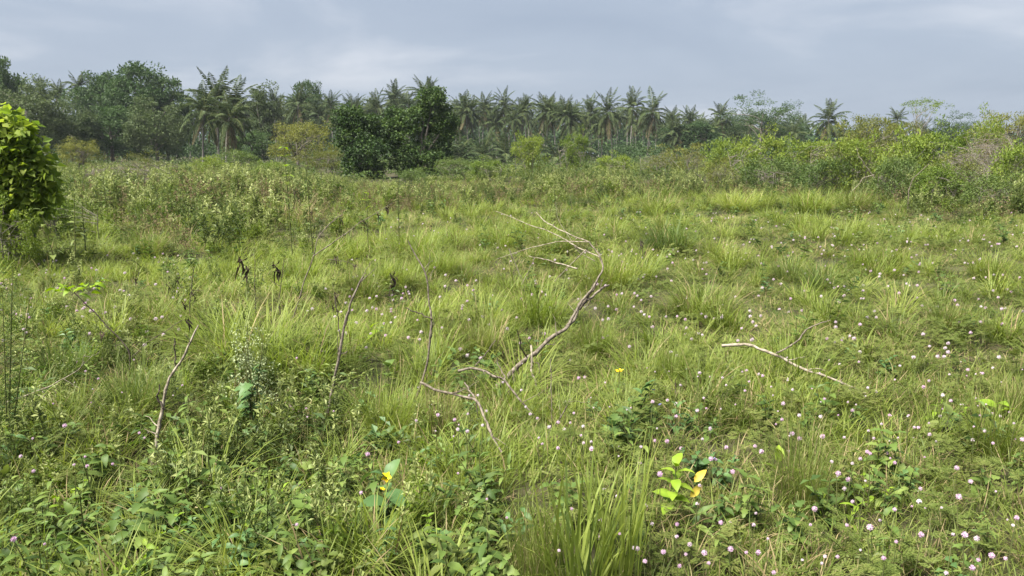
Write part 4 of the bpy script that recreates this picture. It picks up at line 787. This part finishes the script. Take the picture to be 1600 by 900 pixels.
S('pale_bare_stick', 'pale bare stick bending in front of the thicket shrubs', ([(1366,278,Yp),(1355,262,Yp),(1342,245,Yp),(1338,228,Yp)], .012, .006), [([(1366,273,Yp),(1350,277,Yp),(1340,290,Yp),(1330,300,Yp)], .009, .006)], 'palewood')
S('pale_bent_stick', 'pale upright stem with a bend at the thicket foot', ([(1418,330,17.5),(1420,300,17.5),(1424,282,17.5),(1436,270,17.5),(1452,256,17.5)], .012, .006), (), 'deadwood')
S('bottom_twig', 'brown forked twig lying at the lower left of centre', ([(466,755,D(500,800)),(478,785,D(500,800)),(505,818,D(500,800)-.05),(530,812,D(500,800)-.05)], .008, .006), (), 'deadwood')

# single tall weeds standing out of the belt
def tall_plant(px, Y, top, label, leafL=.13, nn=9, mat='weed', topmat='brightleaf', drys=0):
    g = atY(px, Y); h = ztop(top, Y) - g[2]; o = thing('tall_weed', label, 'plant', g, rng.uniform(0, 6), 'tall weeds standing out'); t = np.linspace(0, 1, 7); ln = rng.normal(0, .06, 2)
    pts = np.stack([ln[0] * h * t, ln[1] * h * t, h * t - .02], -1); mb = MB(); mb.tube(pts, np.linspace(.011, .004, 7), 5); ob('stem', mb.mesh('stem', M['stem'], True), o)
    for k in range(nn):
        f = .3 + .7 * (k + 1) / nn; c = np.array([np.interp(f, t, pts[:, i]) for i in range(3)])
        for q in (0, 3.14): ob('leaf', LM('lance' if k % 2 else 'ovate', topmat if f > .7 else mat), o, tuple(c), (rng.normal(0, .2), rng.normal(-.15, .25), k * 1.57 + q + rng.normal(0, .3)), leafL * rng.uniform(.7, 1.1) * (1.25 - .5 * f))
    for k in range(drys): ob('dried_leaf', DRY[k], o, (rng.normal(0, .05), -.05, h * (.55 + .1 * k)), (0, 0, k), (.06, .06, .14))
tall_plant(449, 10.5, 228, 'tallest single weed with yellow green top before the olive tree', .15, 9, 'weed', 'brightleaf', 2)
tall_plant(482, 10.8, 258, 'weed with pale whorled top right of the tallest single weed', .13, 7, 'weed', 'weed', 1)
tall_plant(620, 11.5, 280, 'tall weed with drooping pale leaves above the forked stem', .13, 8, 'weed', 'weed')
tall_plant(570, 11.5, 300, 'weed with bright leaves just left of the drooping one', .13, 6, 'herb', 'brightleaf')
for i, (px, Y, tp, lb) in enumerate([(98,9.4,300,'leafy weed leaning against the right side of the heart leaved bush'),(72,9.0,325,'leafy weed at the foot of the heart leaved bush'),(118,10.2,318,'pale weed just right of the heart leaved bush foot'),(275,22,246,'pale tipped weed rising beneath the palm trunks'),(305,20,252,'pale weed right of the palm trunks'),(215,18,252,'pale tipped weed at the foot of the dark trees'),(160,15,268,'weed with pale top right of the heart leaved bush'),(340,24,250,'pale tipped weed below the narrow grey tree'),(755,30,240,'bright weed spire before the young palms'),(870,19,285,'bright yellow green weed in the far belt'),(1300,24,240,'leafy weed standing before the thicket')]):
    tall_plant(px, Y, tp, lb, .14, 10, 'weed', 'weed')

# ------------------------------------------------------------------ pompom flowers
def pom_mesh(mat, core):
    mb = MB(); n = 130; d = rnd_dirs(n); d[:, 2] = d[:, 2] * 0.9 + 0.05; d = unit(d)
    mb.leaves(d * 0.25, d, rnd_dirs(n), 0.75, 0.20, 0, 0.0, 0.0)
    t = np.linspace(0.02, 0.98, 6); mb.tube(np.stack([0 * t, 0 * t, (t - .5) * 1.1], -1), 0.58 * np.sin(t * math.pi), 8, 0)
    return mb.mesh('pompom', [M[mat]])
POM = {'p': [pom_mesh('petalp', 0) for _ in range(2)], 'w': [pom_mesh('petalw', 0) for _ in range(2)]}
def stem_mesh(h):
    t = np.linspace(0, 1, 5); mb = MB(); mb.tube(np.stack([.05 * h * np.sin(t * 3), .05 * h * t, h * t - .02], -1), .0016, 4); return mb.mesh('flower_stem', M['stem'])
STH = (.12, .17, .25); STM = [stem_mesh(h) for h in STH]
explicit = [(1286,680),(1251,687),(1366,686),(1357,707),(1388,707),(1387,714),(1398,724),(1443,713),(1304,740),(1329,749),(1435,762),(1555,769),(1497,778),(1445,792),(1421,789),(1397,793),(1354,825),(1437,832),(1512,839),(1311,868),(1388,872),(1533,874),(1550,866),(1516,884),(1215,893),(1477,893),(1590,687),
 (925,699),(910,690),(1064,699),(891,792),(1012,793),(939,815),(936,837),(1055,817),(1059,842),(1069,864),(1012,879),(1065,883),(1101,866),(1103,880),(1142,860),(1180,861),(1196,843),(1114,716),(1121,717),(1185,698),(1184,705),(1132,698),(1142,736),
 (49,687),(26,714),(59,735),(118,724),(136,730),(139,713),(174,727),(212,677),(229,685),(24,839),(69,853),(344,765),(140,629),(83,632),(136,580),(106,665),(122,565),(290,630),(475,639),(476,651),(526,642),(460,560),(628,690),(457,819),(567,767),(717,737),(757,782),(797,811),(580,709)]
pink_n = len(explicit); pts_all = [(x, y, 'p') for x, y in explicit]
def rand_px(n, x0, x1, y0, y1, pw):
    for _ in range(n): pts_all.append((rng.uniform(x0, x1), rng.uniform(y0, y1), 'p' if rng.random() > pw else 'w'))
rand_px(150, 1040, 1600, 480, 690, .6); rand_px(70, 640, 1040, 480, 690, .7); rand_px(40, 1040, 1600, 690, 890, .5); rand_px(20, 480, 660, 480, 560, .8); rand_px(25, 0, 300, 480, 640, .7); rand_px(14, 850, 1040, 690, 880, .6)
near_cnt = len(pts_all)
rand_px(150, 880, 1600, 385, 500, .9); rand_px(60, 500, 900, 400, 500, .95); rand_px(70, 0, 320, 395, 500, .95); rand_px(160, 940, 1600, 330, 400, 1.0); rand_px(40, 600, 900, 330, 400, 1.0)
def zone(px, py):
    c = 'near the bottom edge' if py > 780 else 'in the near meadow' if py > 640 else 'in the middle of the meadow' if py > 520 else 'in the farther meadow'
    s_ = 'among leafy weeds at left' if px < 400 else 'between the dead sticks' if px < 760 else 'below the leaning branch' if px < 1040 else 'around the fallen pale branch' if px < 1300 else 'in the right hand grass'
    return s_, c
arr = sorted(pts_all, key=lambda q: -q[1])
for i, (px, py, c) in enumerate(arr[:300]):
    k = 2 if (px < 800 and py > 640) else rng.integers(3); hh = STH[k]; g = G(px, py, hh + .02); hd = (.0045 + .0068 * rng.random() ** 1.3) * (1.0 if c == 'p' else .85) * (1 + .025 * g[1])
    s_, z_ = zone(px, py); lb = '%s pompom flower %s, %s' % ('lilac pink' if c == 'p' else 'pale whitish', s_, z_)
    o = ob('pompom_flower', STM[k], None, (g[0], g[1], g[2] - hh), (0, 0, rng.uniform(0, 6.28))); tag(o, lb, 'flower', lb.split(',')[0] + 's ' + z_)
    ob('flower_head', POM[c][rng.integers(2)], o, (.007, .05 * hh, hh), (rng.normal(0, .3), rng.normal(0, .3), 0), hd)
far = np.array([G(a, b, .14) for a, b, c in arr[300:]]); lib('pom', [POM['w'][0], POM['w'][1], POM['p'][0]])
scatter('distant_pompom_flowers', 'hundreds of tiny whitish pompom flowers dotted over the far meadow', 'flowers', 'pom', far, rng.uniform(.010, .015, len(far)) * (1 + .02 * far[:, 1]), .3)

# ------------------------------------------------------------------ haze
def haze():
    x0, x1, y0, y1, z0, z1 = -340, 340, -80, 335, -1.6, 22
    V = np.array([(x, y, z) for x in (x0, x1) for y in (y0, y1) for z in (z0, z1)], float); mb = MB(); mb.quads(V, np.array([[0,1,3,2],[4,6,7,5],[0,4,5,1],[2,3,7,6],[0,2,6,4],[1,5,7,3]]))
    m, t = base_mat('haze_air'); o = N(t, 'ShaderNodeOutputMaterial'); v = N(t, 'ShaderNodeVolumePrincipled'); v.inputs['Density'].default_value = 0.00026; v.inputs['Color'].default_value = (0.58, 0.64, 0.72, 1); v.inputs['Anisotropy'].default_value = 0.0
    t.links.new(v.outputs[0], o.inputs['Volume']); tag(ob('haze', mb.mesh('haze', m)), 'thin humid haze over the whole meadow and grove', 'haze', None, 'stuff')
haze()
print('objects', len(bpy.data.objects), 'tris', sum(len(m.loop_triangles) or len(m.polygons) * 2 for m in bpy.data.meshes))
